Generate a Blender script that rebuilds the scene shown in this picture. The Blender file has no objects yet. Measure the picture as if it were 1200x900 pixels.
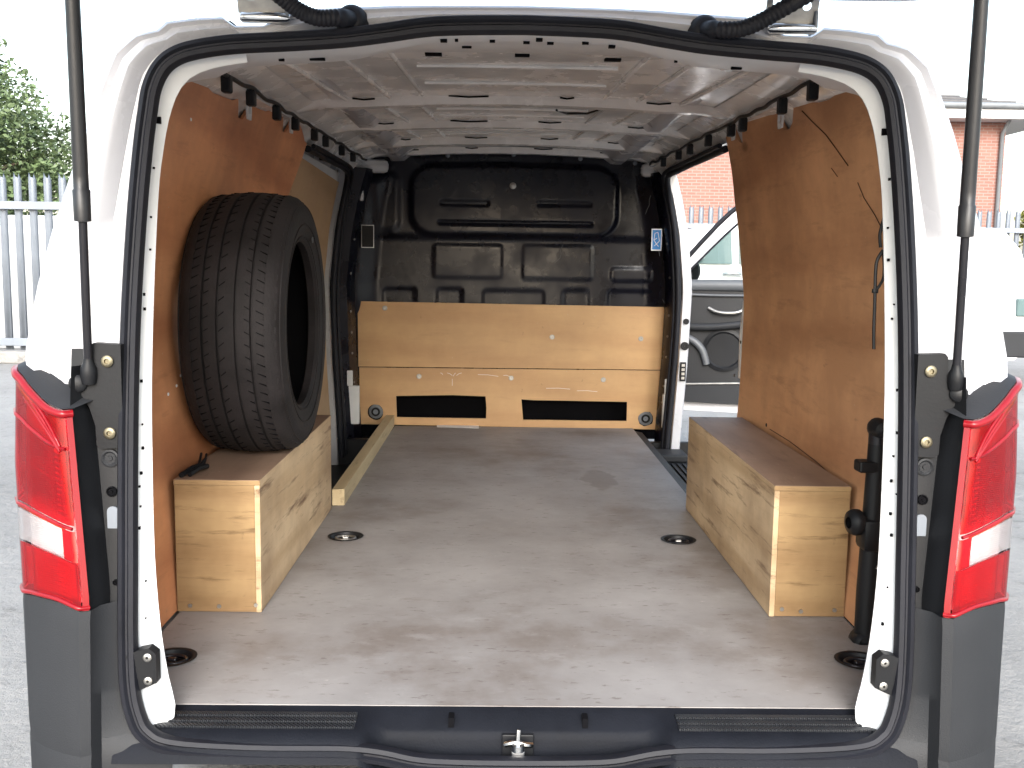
import bpy, bmesh, math, random
from mathutils import Vector as V, Matrix, geometry, noise as mnoise
R = math.radians
sc = bpy.context.scene
col = sc.collection

# ------------------------------------------------------------------ camera
FL = 0.56                                     # height of the load floor
FPX, PW, PH = 1172.0, 1200, 900               # focal length in photo pixels
CAM = V((-0.045, -1.82, FL + 0.80))
PITCH, YAW, ROLL = R(6.9), R(0.95), R(0.8)
_d = V((math.sin(YAW)*math.cos(PITCH), math.cos(YAW)*math.cos(PITCH), -math.sin(PITCH)))
_r0 = V((math.cos(YAW), -math.sin(YAW), 0)); _u0 = _r0.cross(_d)
_r = _r0*math.cos(ROLL) + _u0*math.sin(ROLL); _u = -_r0*math.sin(ROLL) + _u0*math.cos(ROLL)
cd = bpy.data.cameras.new('camera'); cam = bpy.data.objects.new('camera', cd); col.objects.link(cam)
cd.sensor_width = 36; cd.lens = FPX/PW*36; cd.clip_start = 0.02; cd.clip_end = 2000
m3 = Matrix((_r, _u, -_d)).transposed()
cam.matrix_world = Matrix.Translation(CAM) @ m3.to_4x4()
sc.camera = cam

# ------------------------------------------------------------------ sky, sun, exposure
SUN_EL, SUN_ROT = R(28), R(180)               # high, hazy sun behind the photographer
w = bpy.data.worlds.new('World'); sc.world = w; w.use_nodes = True
nt = w.node_tree; nt.nodes.clear()
sky = nt.nodes.new('ShaderNodeTexSky'); sky.sky_type = 'NISHITA'; sky.sun_disc = False
sky.sun_elevation = SUN_EL; sky.sun_rotation = SUN_ROT
sky.air_density = 1.6; sky.dust_density = 3.0; sky.ozone_density = 1.0
hs = nt.nodes.new('ShaderNodeHueSaturation'); hs.inputs['Saturation'].default_value = 0.6
bg = nt.nodes.new('ShaderNodeBackground'); bg.inputs['Strength'].default_value = 0.12
wo = nt.nodes.new('ShaderNodeOutputWorld')
nt.links.new(sky.outputs[0], hs.inputs['Color']); nt.links.new(hs.outputs[0], bg.inputs[0]); nt.links.new(bg.outputs[0], wo.inputs[0])
sd = bpy.data.lights.new('sun', 'SUN'); sd.energy = 0.65; sd.angle = R(32); sd.color = (1, .985, .96)
sun = bpy.data.objects.new('sun', sd); col.objects.link(sun)
az = SUN_ROT                                   # azimuth from +Y, clockwise seen from above
sdir = V((math.sin(az)*math.cos(SUN_EL), math.cos(az)*math.cos(SUN_EL), math.sin(SUN_EL)))
sun.rotation_euler = sdir.to_track_quat('Z', 'Y').to_euler(); sun.location = (0, 0, 12)
vs = sc.view_settings
vs.view_transform = 'Standard'; vs.look = 'None'; vs.gamma = 1; vs.use_curve_mapping = False
vs.exposure = 2.3
vs.use_white_balance = True; vs.white_balance_temperature = 6100; vs.white_balance_tint = 10
sc.cycles.max_bounces = 10; sc.cycles.diffuse_bounces = 6; sc.cycles.transparent_max_bounces = 12
sc.cycles.use_denoising = True; sc.cycles.caustics_reflective = False; sc.cycles.caustics_refractive = False
sc.cycles.sample_clamp_indirect = 8

# ------------------------------------------------------------------ pixels of the photograph -> points
def ray(px, py): return _r*((px-600)/FPX) + _u*((450-py)/FPX) + _d
def on(px, py, x=None, y=None, z=None):
    v = ray(px, py)
    t = (x-CAM.x)/v.x if x is not None else (y-CAM.y)/v.y if y is not None else (z-CAM.z)/v.z
    return CAM + v*t
YA, YB_ = -0.17, 0.16                          # the tailgate opening leans forward: y = YA + YB_*(z-.54)
def yr(z): return YA + YB_*(z-.54)
def lean(px, py, off=0.0):
    v = ray(px, py)
    t = (YA + off + YB_*(CAM.z-.54) - CAM.y)/(v.y - YB_*v.z)
    return CAM + v*t
def interp(tab, t):
    if t <= tab[0][0]: return tab[0][1]
    for (a, b), (c, d) in zip(tab, tab[1:]):
        if t <= c: return b + (d-b)*(t-a)/(c-a)
    return tab[-1][1]
def sm(a, b, t):
    t = max(0, min(1, (t-a)/(b-a))); return t*t*(3-2*t)
def crom(pts, n=6, closed=False):
    pts = [V(p) for p in pts]; out = []; N = len(pts)
    for i in range(N if closed else N-1):
        if closed: p0, p1, p2, p3 = pts[i-1], pts[i], pts[(i+1) % N], pts[(i+2) % N]
        else: p0, p1, p2, p3 = pts[max(0, i-1)], pts[i], pts[i+1], pts[min(N-1, i+2)]
        for k in range(n):
            t = k/n
            out.append(.5*((2*p1) + (p2-p0)*t + (2*p0-5*p1+4*p2-p3)*t*t + (3*p1-p0-3*p2+p3)*t**3))
    if not closed: out.append(pts[-1])
    return out

# ------------------------------------------------------------------ materials
def nodes(name):
    m = bpy.data.materials.new(name); m.use_nodes = True
    t = m.node_tree; b = t.nodes['Principled BSDF']
    return m, t, b
def N(t, kind, **kw):
    n = t.nodes.new('ShaderNode'+kind)
    for k, v in kw.items():
        if k in n.inputs: n.inputs[k].default_value = v
        else: setattr(n, k, v)
    return n
def L(t, a, b): t.links.new(a, b)
def coords(t, scale=(1, 1, 1), kind='Object', rot=(0, 0, 0)):
    c = N(t, 'TexCoord'); mp = N(t, 'Mapping'); mp.inputs['Scale'].default_value = scale
    mp.inputs['Rotation'].default_value = rot
    L(t, c.outputs[kind], mp.inputs[0]); return mp.outputs[0]
def ramp(t, fac, stops):
    r = N(t, 'ValToRGB'); e = r.color_ramp.elements
    while len(e) < len(stops): e.new(.5)
    for q, (p, c) in zip(e, stops):
        q.position = p; q.color = (*c, 1) if len(c) == 3 else c
    L(t, fac, r.inputs[0]); return r.outputs[0]
def mix(t, fac, a, b, mode='MIX'):
    n = N(t, 'Mix', data_type='RGBA', blend_type=mode)
    if isinstance(fac, (int, float)): n.inputs[0].default_value = fac
    else: L(t, fac, n.inputs[0])
    for s, v in ((6, a), (7, b)):
        if isinstance(v, tuple): n.inputs[s].default_value = (*v, 1)
        else: L(t, v, n.inputs[s])
    return n.outputs[2]
def mth(t, op, a, b=0.0, clamp=False):
    n = N(t, 'Math', operation=op, use_clamp=clamp)
    for s, v in ((0, a), (1, b)):
        if isinstance(v, (int, float)): n.inputs[s].default_value = v
        else: L(t, v, n.inputs[s])
    return n.outputs[0]
def bump(t, b, h, strength=.2, dist=.01):
    n = N(t, 'Bump', Strength=strength, Distance=dist); L(t, h, n.inputs['Height']); L(t, n.outputs[0], b.inputs['Normal'])
def plain(name, c, rough=.5, metal=0.0, var=.12, scale=6.0, bmp=.05, bscale=60.0, coat=0.0, spec=.5, rvar=.1):
    """one colour with uneven tone, uneven gloss and a fine relief"""
    m, t, b = nodes(name)
    b.inputs['Metallic'].default_value = metal; b.inputs['Coat Weight'].default_value = coat
    b.inputs['Coat Roughness'].default_value = .08; b.inputs['Specular IOR Level'].default_value = spec
    co = coords(t)
    n1 = N(t, 'TexNoise', Scale=scale, Detail=6.0, Roughness=.6); L(t, co, n1.inputs[0])
    d = tuple(max(0, x*(1-var)) for x in c); e = tuple(min(1, x*(1+var)) for x in c)
    L(t, ramp(t, n1.outputs[0], [(.3, d), (.7, e)]), b.inputs['Base Color'])
    n2 = N(t, 'TexNoise', Scale=bscale, Detail=4.0); L(t, co, n2.inputs[0])
    L(t, mth(t, 'ADD', mth(t, 'MULTIPLY', mth(t, 'SUBTRACT', n1.outputs[0], .5), rvar*2), rough), b.inputs['Roughness'])
    if bmp: bump(t, b, n2.outputs[0], bmp, .004)
    return m
def ply(name, c1, c2, grain=(1, 1, 1), rough=.55, stain=.35, streak=.5, spec=.4, knots=True):
    """plywood veneer: stretched grain, fine streaks, blotches, small dark marks"""
    m, t, b = nodes(name)
    co = coords(t, grain)
    nb = N(t, 'TexNoise', Scale=1.0, Detail=3.0, Roughness=.5, Distortion=.4); L(t, co, nb.inputs[0])
    wv = N(t, 'TexWave', Scale=.55, Distortion=7.0, Detail=3.0); wv.inputs['Detail Scale'].default_value = 1.2
    wv.wave_type = 'BANDS'; wv.bands_direction = 'DIAGONAL'; L(t, co, wv.inputs[0])
    f = N(t, 'TexNoise', Scale=5.0, Detail=8.0, Roughness=.7); L(t, co, f.inputs[0])
    g = mth(t, 'ADD', mth(t, 'MULTIPLY', wv.outputs[1], .25), mth(t, 'ADD', mth(t, 'MULTIPLY', nb.outputs[0], .5), mth(t, 'MULTIPLY', f.outputs[0], .5)))
    base = ramp(t, g, [(.42, c2), (.70, c1)])
    st = ramp(t, f.outputs[0], [(.54, (1, 1, 1)), (.70, (1-streak*.8, 1-streak*.88, 1-streak*.92))])
    base = mix(t, 1.0, base, st, 'MULTIPLY')
    co2 = coords(t)
    big = N(t, 'TexNoise', Scale=2.2, Detail=5.0, Roughness=.65); L(t, co2, big.inputs[0])
    bl = ramp(t, big.outputs[0], [(.38, (1-stain, 1-stain*1.1, 1-stain*1.15)), (.62, (1, 1, 1))])
    base = mix(t, 1.0, base, bl, 'MULTIPLY')
    if knots:
        vo = N(t, 'TexVoronoi', Scale=1.6); vo.inputs['Randomness'].default_value = 1.0; L(t, coords(t, tuple(.6+.4*q for q in grain)), vo.inputs[0])
        kk = ramp(t, mth(t, 'ADD', vo.outputs['Distance'], mth(t, 'MULTIPLY', f.outputs[0], .08)), [(.075, (.35, .28, .2)), (.11, (1, 1, 1))])
        base = mix(t, .7, base, kk, 'MULTIPLY')
    vs_ = N(t, 'TexVoronoi', Scale=17.0); L(t, co2, vs_.inputs[0])
    sp_ = ramp(t, mth(t, 'ADD', vs_.outputs['Distance'], mth(t, 'MULTIPLY', nb.outputs[0], .03)), [(.045, (1, 1, 1)), (.06, (0, 0, 0))])
    base = mix(t, mth(t, 'MULTIPLY', sp_, .45), base, (.55, .48, .38))
    sc_ = N(t, 'TexNoise', Scale=26.0, Detail=3.0, Roughness=.6); L(t, coords(t, (1, .35, 1), rot=(.5, .3, .4)), sc_.inputs[0])
    base = mix(t, mth(t, 'MULTIPLY', ramp(t, sc_.outputs[0], [(.70, (0, 0, 0)), (.76, (1, 1, 1))]), .5), base, tuple(q*.45 for q in c2))
    L(t, base, b.inputs['Base Color'])
    b.inputs['Specular IOR Level'].default_value = spec
    L(t, mth(t, 'ADD', mth(t, 'MULTIPLY', big.outputs[0], .25), rough-.12), b.inputs['Roughness'])
    bump(t, b, f.outputs[0], .12, .004)
    return m

M = {}
M['white'] = plain('white_paint', (.50, .50, .525), .28, var=.03, bmp=.015, bscale=25, coat=.35, scale=3)
M['white_in'] = plain('white_primer', (.66, .67, .68), .42, var=.07, bmp=.05, bscale=20, scale=4)
M['roof_in'] = plain('roof_white_lifted', (.78, .78, .775), .26, var=.12, bmp=.06, bscale=14, scale=5, coat=.25, rvar=.25)  # copy of the inner white, lightened to make up for dim roof light
M['seal'] = plain('rubber_seal', (.0085, .009, .013), .55, var=.25, bmp=.1, bscale=90, scale=9, spec=.25)
M['plastic'] = plain('grey_plastic', (.0165, .0175, .020), .6, var=.12, bmp=.16, bscale=420, scale=5, spec=.32)
M['dark'] = plain('black_plastic', (.0065, .007, .0085), .5, var=.2, bmp=.06, bscale=200, scale=7, spec=.28)
M['sillp'] = plain('sill_plastic', (.0075, .0085, .012), .6, var=.25, bmp=.2, bscale=260, scale=9, spec=.10)
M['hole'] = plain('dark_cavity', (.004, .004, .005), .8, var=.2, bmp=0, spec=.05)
M['bulk'] = plain('bulkhead_black', (.0042, .0045, .0095), .30, var=.35, bmp=.06, bscale=30, scale=8, rvar=.35, spec=.27)
M['steel'] = plain('zinc_steel', (.36, .35, .33), .45, 1.0, var=.2, scale=30, bmp=.05)
M['brass'] = plain('yellow_zinc', (.22, .195, .135), .5, 1.0, var=.2, scale=40, bmp=.05)
M['rod'] = plain('black_rod', (.015, .0145, .018), .3, .3, var=.15, scale=10, bmp=.02)
M['cyl'] = plain('strut_black', (.012, .012, .014), .42, var=.15, scale=10, bmp=.05)
M['ply_red'] = ply('plywood_reddish', (.74, .345, .165), (.55, .230, .108), (1.5, .6, 4), stain=.32, streak=.35, rough=.48)
M['ply_brown'] = ply('plywood_brown', (.70, .385, .200), (.54, .275, .138), (1.5, .6, 4), stain=.30, streak=.35, rough=.5)
M['ply_tan'] = ply('plywood_tan', (.60, .375, .180), (.52, .31, .145), (.7, 2, 5), stain=.16, streak=.15, rough=.5, knots=False)
M['ply_door'] = ply('plywood_door', (.48, .335, .20), (.40, .27, .15), (2, .6, 4), stain=.15, streak=.15, knots=False)
M['ply_box_y'] = ply('plywood_box_side', (.70, .535, .335), (.54, .385, .220), (3, .7, 9), stain=.38, streak=.9)  # paler than the fronts, standing in for light from the side door
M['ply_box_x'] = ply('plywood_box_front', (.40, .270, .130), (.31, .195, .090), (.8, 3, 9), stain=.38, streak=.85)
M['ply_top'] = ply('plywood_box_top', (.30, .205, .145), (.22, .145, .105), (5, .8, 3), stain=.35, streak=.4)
M['ply_edge'] = ply('plywood_edge', (.42, .27, .13), (.22, .13, .06), (2, 2, 160), stain=.2, streak=.6, knots=False)
M['pine'] = ply('pine_batten', (.56, .46, .28), (.45, .35, .20), (8, .7, 8), stain=.12, streak=.5)
M['chrome'] = plain('bright_metal', (.8, .8, .8), .18, 1.0, var=.05, bmp=.02)
M['mirror_red'] = None
def lens(name, tint, rough=.03):
    m, t, b = nodes(name); t.nodes.remove(b); out = t.nodes['Material Output']
    tr = N(t, 'BsdfTransparent'); tr.inputs[0].default_value = (*tint, 1)
    df = N(t, 'BsdfTranslucent'); df.inputs[0].default_value = (*[min(1, q*1.0) for q in tint], 1)
    di = N(t, 'BsdfDiffuse'); di.inputs[0].default_value = (*[q*.8 for q in tint], 1)
    m0 = N(t, 'MixShader', Fac=.5); L(t, df.outputs[0], m0.inputs[1]); L(t, di.outputs[0], m0.inputs[2])
    m1 = N(t, 'MixShader', Fac=.36); L(t, tr.outputs[0], m1.inputs[1]); L(t, m0.outputs[0], m1.inputs[2])
    wl = N(t, 'TexWave', Scale=90.0); wl.bands_direction = 'Z'; L(t, coords(t), wl.inputs[0]); bl = N(t, 'Bump', Strength=.5, Distance=.002); L(t, wl.outputs[1], bl.inputs['Height']); L(t, bl.outputs[0], di.inputs['Normal'])
    gl = N(t, 'BsdfGlossy', Roughness=rough); fr = N(t, 'Fresnel', IOR=1.48)
    m2 = N(t, 'MixShader'); L(t, fr.outputs[0], m2.inputs[0]); L(t, m1.outputs[0], m2.inputs[1]); L(t, gl.outputs[0], m2.inputs[2])
    co = coords(t, (1, 1, 1)); nz = N(t, 'TexNoise', Scale=12.0, Detail=2.0); L(t, co, nz.inputs[0])
    bp = N(t, 'Bump', Strength=.06, Distance=.01); L(t, nz.outputs[0], bp.inputs['Height']); L(t, bp.outputs[0], gl.inputs['Normal'])
    L(t, m2.outputs[0], out.inputs[0]); return m
M['red'] = lens('red_lens', (.80, .010, .022))
M['amber'] = lens('amber_lens', (.90, .10, .03))
M['clear'] = lens('clear_lens', (.93, .91, .92))
M['refl'] = plain('lamp_reflector', (.78, .77, .76), .3, .55, var=.15, scale=30, bmp=.3, bscale=140)
m, t, b = nodes('red_solid'); M['redsolid'] = m
b.inputs['Base Color'].default_value = (.20, .003, .007, 1); b.inputs['Roughness'].default_value = .3; b.inputs['Coat Weight'].default_value = .15; b.inputs['Specular IOR Level'].default_value = .3
nz = N(t, 'TexNoise', Scale=20.0); L(t, coords(t), nz.inputs[0]); bump(t, b, nz.outputs[0], .05, .01)

# worn phenolic floor sheet
m, t, b = nodes('worn_floor'); M['floor'] = m
co = coords(t)
n1 = N(t, 'TexNoise', Scale=2.3, Detail=8.0, Roughness=.62); L(t, co, n1.inputs[0])
n2 = N(t, 'TexNoise', Scale=7.0, Detail=9.0, Roughness=.74, Distortion=.15); L(t, coords(t, (1, 1.7, 1)), n2.inputs[0])
n3 = N(t, 'TexNoise', Scale=30.0, Detail=6.0, Roughness=.72); L(t, coords(t, (.7, 2.2, 1)), n3.inputs[0])
base = ramp(t, n1.outputs[0], [(.34, (.170, .148, .135)), (.48, (.240, .226, .220)), (.66, (.300, .286, .280))])
base = mix(t, mth(t, 'MULTIPLY', ramp(t, n2.outputs[0], [(.55, (0, 0, 0)), (.66, (1, 1, 1))]), .35), base, (.34, .332, .326))
base = mix(t, mth(t, 'MULTIPLY', ramp(t, n2.outputs[0], [(.34, (1, 1, 1)), (.41, (0, 0, 0))]), .6), base, (.165, .142, .13))
base = mix(t, mth(t, 'MULTIPLY', ramp(t, n3.outputs[0], [(.60, (0, 0, 0)), (.65, (1, 1, 1))]), .6), base, (.10, .08, .07))
base = mix(t, mth(t, 'MULTIPLY', ramp(t, n3.outputs[0], [(.28, (1, 1, 1)), (.33, (0, 0, 0))]), .5), base, (.50, .47, .44))
# one dark damp-looking stain with its own outline
sx = N(t, 'SeparateXYZ'); c0 = N(t, 'TexCoord'); L(t, c0.outputs['Object'], sx.inputs[0])
STAIN = on(700, 560, z=FL)
dx = mth(t, 'MULTIPLY', mth(t, 'SUBTRACT', sx.outputs[0], STAIN.x), 1.0); dy = mth(t, 'MULTIPLY', mth(t, 'SUBTRACT', sx.outputs[1], STAIN.y), .42)
dd = mth(t, 'SQRT', mth(t, 'ADD', mth(t, 'MULTIPLY', dx, dx), mth(t, 'MULTIPLY', dy, dy)))
ns = N(t, 'TexNoise', Scale=7.0, Detail=3.0); L(t, co, ns.inputs[0])
dd = mth(t, 'ADD', dd, mth(t, 'MULTIPLY', mth(t, 'SUBTRACT', ns.outputs[0], .5), .14))
base = mix(t, mth(t, 'MULTIPLY', ramp(t, dd, [(.060, (1, 1, 1)), (.068, (0, 0, 0))]), .55), base, (.15, .135, .125))
L(t, base, b.inputs['Base Color']); b.inputs['Specular IOR Level'].default_value = .35
L(t, mth(t, 'ADD', mth(t, 'MULTIPLY', n2.outputs[0], .3), .38), b.inputs['Roughness'])
ch = N(t, 'TexChecker', Scale=260.0); L(t, co, ch.inputs[0])
bump(t, b, mth(t, 'ADD', mth(t, 'MULTIPLY', ch.outputs[1], .25), n3.outputs[0]), .10, .003)

# tread-plate hatch
m, t, b = nodes('hatched_plastic'); M['hatch'] = m
b.inputs['Base Color'].default_value = (.034, .037, .044, 1); b.inputs['Roughness'].default_value = .42
wv = N(t, 'TexWave', Scale=85.0); wv.bands_direction = 'DIAGONAL'; L(t, coords(t, (1, 1, 0)), wv.inputs[0])
bump(t, b, wv.outputs[1], .9, .004)
nz = N(t, 'TexNoise', Scale=14.0, Detail=5.0); L(t, coords(t), nz.inputs[0])
L(t, ramp(t, nz.outputs[0], [(.4, (.006, .007, .010)), (.7, (.016, .017, .020))]), b.inputs['Base Color'])

# tyre rubber
M['tyre'] = plain('tyre_rubber', (.0145, .0125, .0132), .7, var=.45, scale=9, bmp=.3, bscale=120, spec=.25)

# concrete yard
m, t, b = nodes('yard_concrete'); M['ground'] = m
co = coords(t)
n1 = N(t, 'TexNoise', Scale=.35, Detail=9.0, Roughness=.65); L(t, co, n1.inputs[0])
n2 = N(t, 'TexNoise', Scale=7.0, Detail=8.0, Roughness=.75); L(t, co, n2.inputs[0])
n3 = N(t, 'TexVoronoi', Scale=34.0); L(t, co, n3.inputs[0])
base = ramp(t, n1.outputs[0], [(.35, (.20, .192, .18)), (.65, (.31, .30, .285))])
base = mix(t, mth(t, 'MULTIPLY', ramp(t, n2.outputs[0], [(.55, (0, 0, 0)), (.68, (1, 1, 1))]), .55), base, (.06, .054, .05))
base = mix(t, mth(t, 'MULTIPLY', ramp(t, n3.outputs['Distance'], [(.1, (1, 1, 1)), (.3, (0, 0, 0))]), .3), base, (.36, .345, .325))
L(t, base, b.inputs['Base Color']); b.inputs['Roughness'].default_value = .85
bump(t, b, n2.outputs[0], .9, .04)
# brickwork
m, t, b = nodes('brickwork'); M['brick'] = m
bk = N(t, 'TexBrick', Scale=1.0); bk.inputs['Brick Width'].default_value = .225; bk.inputs['Row Height'].default_value = .075; bk.inputs['Mortar Size'].default_value = .010
bk.inputs['Color1'].default_value = (.265, .125, .098, 1); bk.inputs['Color2'].default_value = (.225, .10, .078, 1); bk.inputs['Mortar'].default_value = (.27, .19, .165, 1)
co = coords(t, (1, 1, 1), rot=(R(90), 0, 0)); L(t, co, bk.inputs[0]); L(t, bk.outputs[0], b.inputs['Base Color'])
b.inputs['Roughness'].default_value = .85; bump(t, b, mth(t, 'SUBTRACT', 1.0, bk.outputs['Fac']), .5, .01)
M['galv'] = plain('galvanised_steel', (.185, .205, .235), .55, .2, var=.15, scale=2.5, bmp=.05)
M['tile'] = plain('roof_tile', (.10, .095, .095), .7, var=.25, scale=9, bmp=.3, bscale=30)
M['fascia'] = plain('white_fascia', (.60, .60, .60), .5, var=.04, scale=3)
M['gutter'] = plain('grey_gutter', (.16, .17, .18), .5, var=.1)
M['bark'] = plain('bark', (.10, .075, .055), .9, var=.35, scale=9, bmp=.6, bscale=30)
def leafmat(name, c):
    m, t, b = nodes(name)
    nz = N(t, 'TexNoise', Scale=1.1, Detail=4.0); L(t, coords(t), nz.inputs[0])
    L(t, ramp(t, nz.outputs[0], [(.35, tuple(q*.6 for q in c)), (.65, tuple(min(1, q*1.35) for q in c))]), b.inputs['Base Color'])
    b.inputs['Roughness'].default_value = .6
    b.inputs['Transmission Weight'].default_value = 0
    return m
M['leaf'] = leafmat('leaves_green', (.105, .150, .062)); M['leaf_y'] = leafmat('leaves_yellow', (.21, .22, .05))
M['carwhite'] = plain('car_white', (.62, .62, .63), .3, var=.03, scale=2, bmp=0, coat=.3)
m, t, b = nodes('car_glass'); M['glass'] = m
b.inputs['Base Color'].default_value = (.10, .145, .145, 1); b.inputs['Roughness'].default_value = .2; b.inputs['Specular IOR Level'].default_value = .15
nz = N(t, 'TexNoise', Scale=1.5); L(t, coords(t), nz.inputs[0]); bump(t, b, nz.outputs[0], .03, .05)
m, t, b = nodes('clear_glass'); t.nodes.remove(b); M['pane'] = m
tr = N(t, 'BsdfTransparent'); tr.inputs[0].default_value = (.80, .84, .83, 1); gl = N(t, 'BsdfGlossy', Roughness=.02); fr = N(t, 'Fresnel', IOR=1.5)
ms = N(t, 'MixShader'); L(t, fr.outputs[0], ms.inputs[0]); L(t, tr.outputs[0], ms.inputs[1]); L(t, gl.outputs[0], ms.inputs[2]); L(t, ms.outputs[0], t.nodes['Material Output'].inputs[0])
M['blue'] = plain('sticker_blue', (.02, .22, .60), .4, var=.05); M['stick'] = plain('sticker_white', (.80, .80, .80), .45, var=.03)
M['card'] = plain('door_card', (.006, .0066, .0085), .55, var=.12, bmp=.12, bscale=150)
M['cardl'] = plain('door_card_grey', (.075, .08, .088), .5, var=.08, bmp=.1, bscale=150)
M['crack'] = plain('wood_split', (.075, .030, .015), .8, var=.2)

# ------------------------------------------------------------------ mesh helpers
class MB:
    def __init__(s): s.v = []; s.f = []
    def add(s, vs, fs):
        o = len(s.v); s.v += [V(p) for p in vs]; s.f += [tuple(i+o for i in f) for f in fs]; return s
    def box(s, a, b, bev=0.0):
        a, b = V(a), V(b); lo = V(map(min, a, b)); hi = V(map(max, a, b))
        if not bev:
            x0, y0, z0 = lo; x1, y1, z1 = hi
            return s.add([(x0,y0,z0),(x1,y0,z0),(x1,y1,z0),(x0,y1,z0),(x0,y0,z1),(x1,y0,z1),(x1,y1,z1),(x0,y1,z1)],
                         [(0,3,2,1),(4,5,6,7),(0,1,5,4),(1,2,6,5),(2,3,7,6),(3,0,4,7)])
        bm = bmesh.new(); bmesh.ops.create_cube(bm, size=1)
        for q in bm.verts: q.co = V(((lo.x+hi.x)/2+q.co.x*(hi.x-lo.x), (lo.y+hi.y)/2+q.co.y*(hi.y-lo.y), (lo.z+hi.z)/2+q.co.z*(hi.z-lo.z)))
        bmesh.ops.bevel(bm, geom=list(bm.edges), offset=min(bev, .49*min(hi-lo)), segments=2, profile=.5, affect='EDGES')
        return s.bm(bm)
    def bm(s, bm, mat=None):
        bm.verts.index_update(); o = len(s.v)
        s.v += [(mat @ q.co) if mat else q.co.copy() for q in bm.verts]; s.f += [tuple(q.index+o for q in f.verts) for f in bm.faces]; bm.free(); return s
    def grid(s, rows, flip=False, wrap=False):
        n = len(rows[0]); vs = [p for r in rows for p in r]; fs = []
        for i in range(len(rows)-1):
            for j in range(n if wrap else n-1):
                a, b2, c, d = i*n+j, i*n+(j+1) % n, (i+1)*n+(j+1) % n, (i+1)*n+j
                fs.append((a, d, c, b2) if flip else (a, b2, c, d))
        return s.add(vs, fs)
    def tube(s, path, r, n=10, cap=True, rr=None):
        path = [V(p) for p in path]; rings = []; prev = None
        for i, p in enumerate(path):
            tg = (path[min(i+1, len(path)-1)]-path[max(i-1, 0)]).normalized()
            if prev is None: a = tg.orthogonal().normalized()
            else: a = (prev - tg*prev.dot(tg)).normalized()
            prev = a; b2 = tg.cross(a); q = rr[i] if rr else r
            rings.append([p + (a*math.cos(k*2*math.pi/n) + b2*math.sin(k*2*math.pi/n))*q for k in range(n)])
        o = len(s.v); s.grid(rings, wrap=True)
        if cap: s.f += [tuple(o+k for k in reversed(range(n))), tuple(o+(len(path)-1)*n+k for k in range(n))]
        return s
    def lathe(s, prof, c, axis, n=24, close=False):
        """prof: (distance along axis, radius)"""
        c = V(c); ax = V(axis).normalized(); a = ax.orthogonal().normalized(); b2 = ax.cross(a)
        rows = [[c + ax*h + (a*math.cos(k*2*math.pi/n)+b2*math.sin(k*2*math.pi/n))*r for k in range(n)] for h, r in prof]
        if close: rows.append(rows[0])
        return s.grid(rows, wrap=True)
    def plate(s, outline, holes, frame, thick):
        """flat plate with holes; frame = (origin, u, v, n); outline in (u, v), extruded along n by thick"""
        o, u, v, n = map(V, frame); loops = [outline]+list(holes)
        tri = geometry.tessellate_polygon([[V((p[0], p[1], 0)) for p in lp] for lp in loops])
        flat = [p for lp in loops for p in lp]; k = len(flat)
        vs = [o+u*p[0]+v*p[1] for p in flat] + [o+u*p[0]+v*p[1]+n*thick for p in flat]
        fs = [tuple(q) for q in tri] + [tuple(x+k for x in reversed(q)) for q in tri]
        i = 0
        for lp in loops:
            for j in range(len(lp)):
                a, b2 = i+j, i+(j+1) % len(lp); fs.append((a, b2, b2+k, a+k))
            i += len(lp)
        return s.add(vs, fs)
    def obj(s, name, mat, parent=None, smooth=0.0, solid=0.0, origin=None, mats=None):
        off = world_loc(parent) if parent else V((0, 0, 0))
        loc = V(origin) if origin is not None else off
        me = bpy.data.meshes.new(name); me.from_pydata([p-loc for p in s.v], [], s.f)
        bm = bmesh.new(); bm.from_mesh(me); bmesh.ops.recalc_face_normals(bm, faces=bm.faces[:]); bm.to_mesh(me); bm.free()
        me.materials.append(M[mat])
        o = bpy.data.objects.new(name, me); col.objects.link(o)
        if parent: o.parent = parent
        o.location = loc - off
        if smooth:
            me.polygons.foreach_set('use_smooth', [True]*len(me.polygons)); me.set_sharp_from_angle(angle=R(smooth))
        if solid:
            md = o.modifiers.new('thickness', 'SOLIDIFY'); md.thickness = solid; md.offset = 0
        me.update(); return o
def world_loc(o):
    l = V((0, 0, 0))
    while o: l += o.location; o = o.parent
    return l
def tag(o, label=None, cat=None, group=None, kind=None):
    for k, v in (('label', label), ('category', cat), ('group', group), ('kind', kind)):
        if v: o[k] = v
    return o
def thing(name, loc, label, cat, group=None):
    o = bpy.data.objects.new(name, None); o.empty_display_size = .1; o.location = loc; col.objects.link(o)
    return tag(o, label, cat, group)
def inst(proto, name, loc, parent, rot=None):
    """another object sharing proto's mesh, placed at a world point"""
    o = bpy.data.objects.new(name, proto.data); col.objects.link(o); o.parent = parent
    o.location = V(loc) - world_loc(parent)
    if rot: o.rotation_euler = rot
    return o
def rrect(x0, z0, x1, z1, r, n=4):
    out = []
    for cx, cz, a in ((x1-r, z0+r, -90), (x1-r, z1-r, 0), (x0+r, z1-r, 90), (x0+r, z0+r, 180)):
        out += [(cx+r*math.cos(R(a+90*k/n)), cz+r*math.sin(R(a+90*k/n))) for k in range(n+1)]
    return out
def circ(cx, cz, r, n=20, jit=0.0, seed=0):
    rnd = random.Random(seed); return [(cx+r*(1+rnd.uniform(-jit, jit))*math.cos(k*2*math.pi/n), cz+r*(1+rnd.uniform(-jit, jit))*math.sin(k*2*math.pi/n)) for k in range(n)]

# ================================================================== GROUND
b_ = MB(); b_.grid([[(x, y, 0) for x in (-400, -60, -12, 12, 60, 400)] for y in (-300, -60, -6, 30, 90, 500)])
tag(b_.obj('ground', 'ground'), kind='structure')

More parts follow.
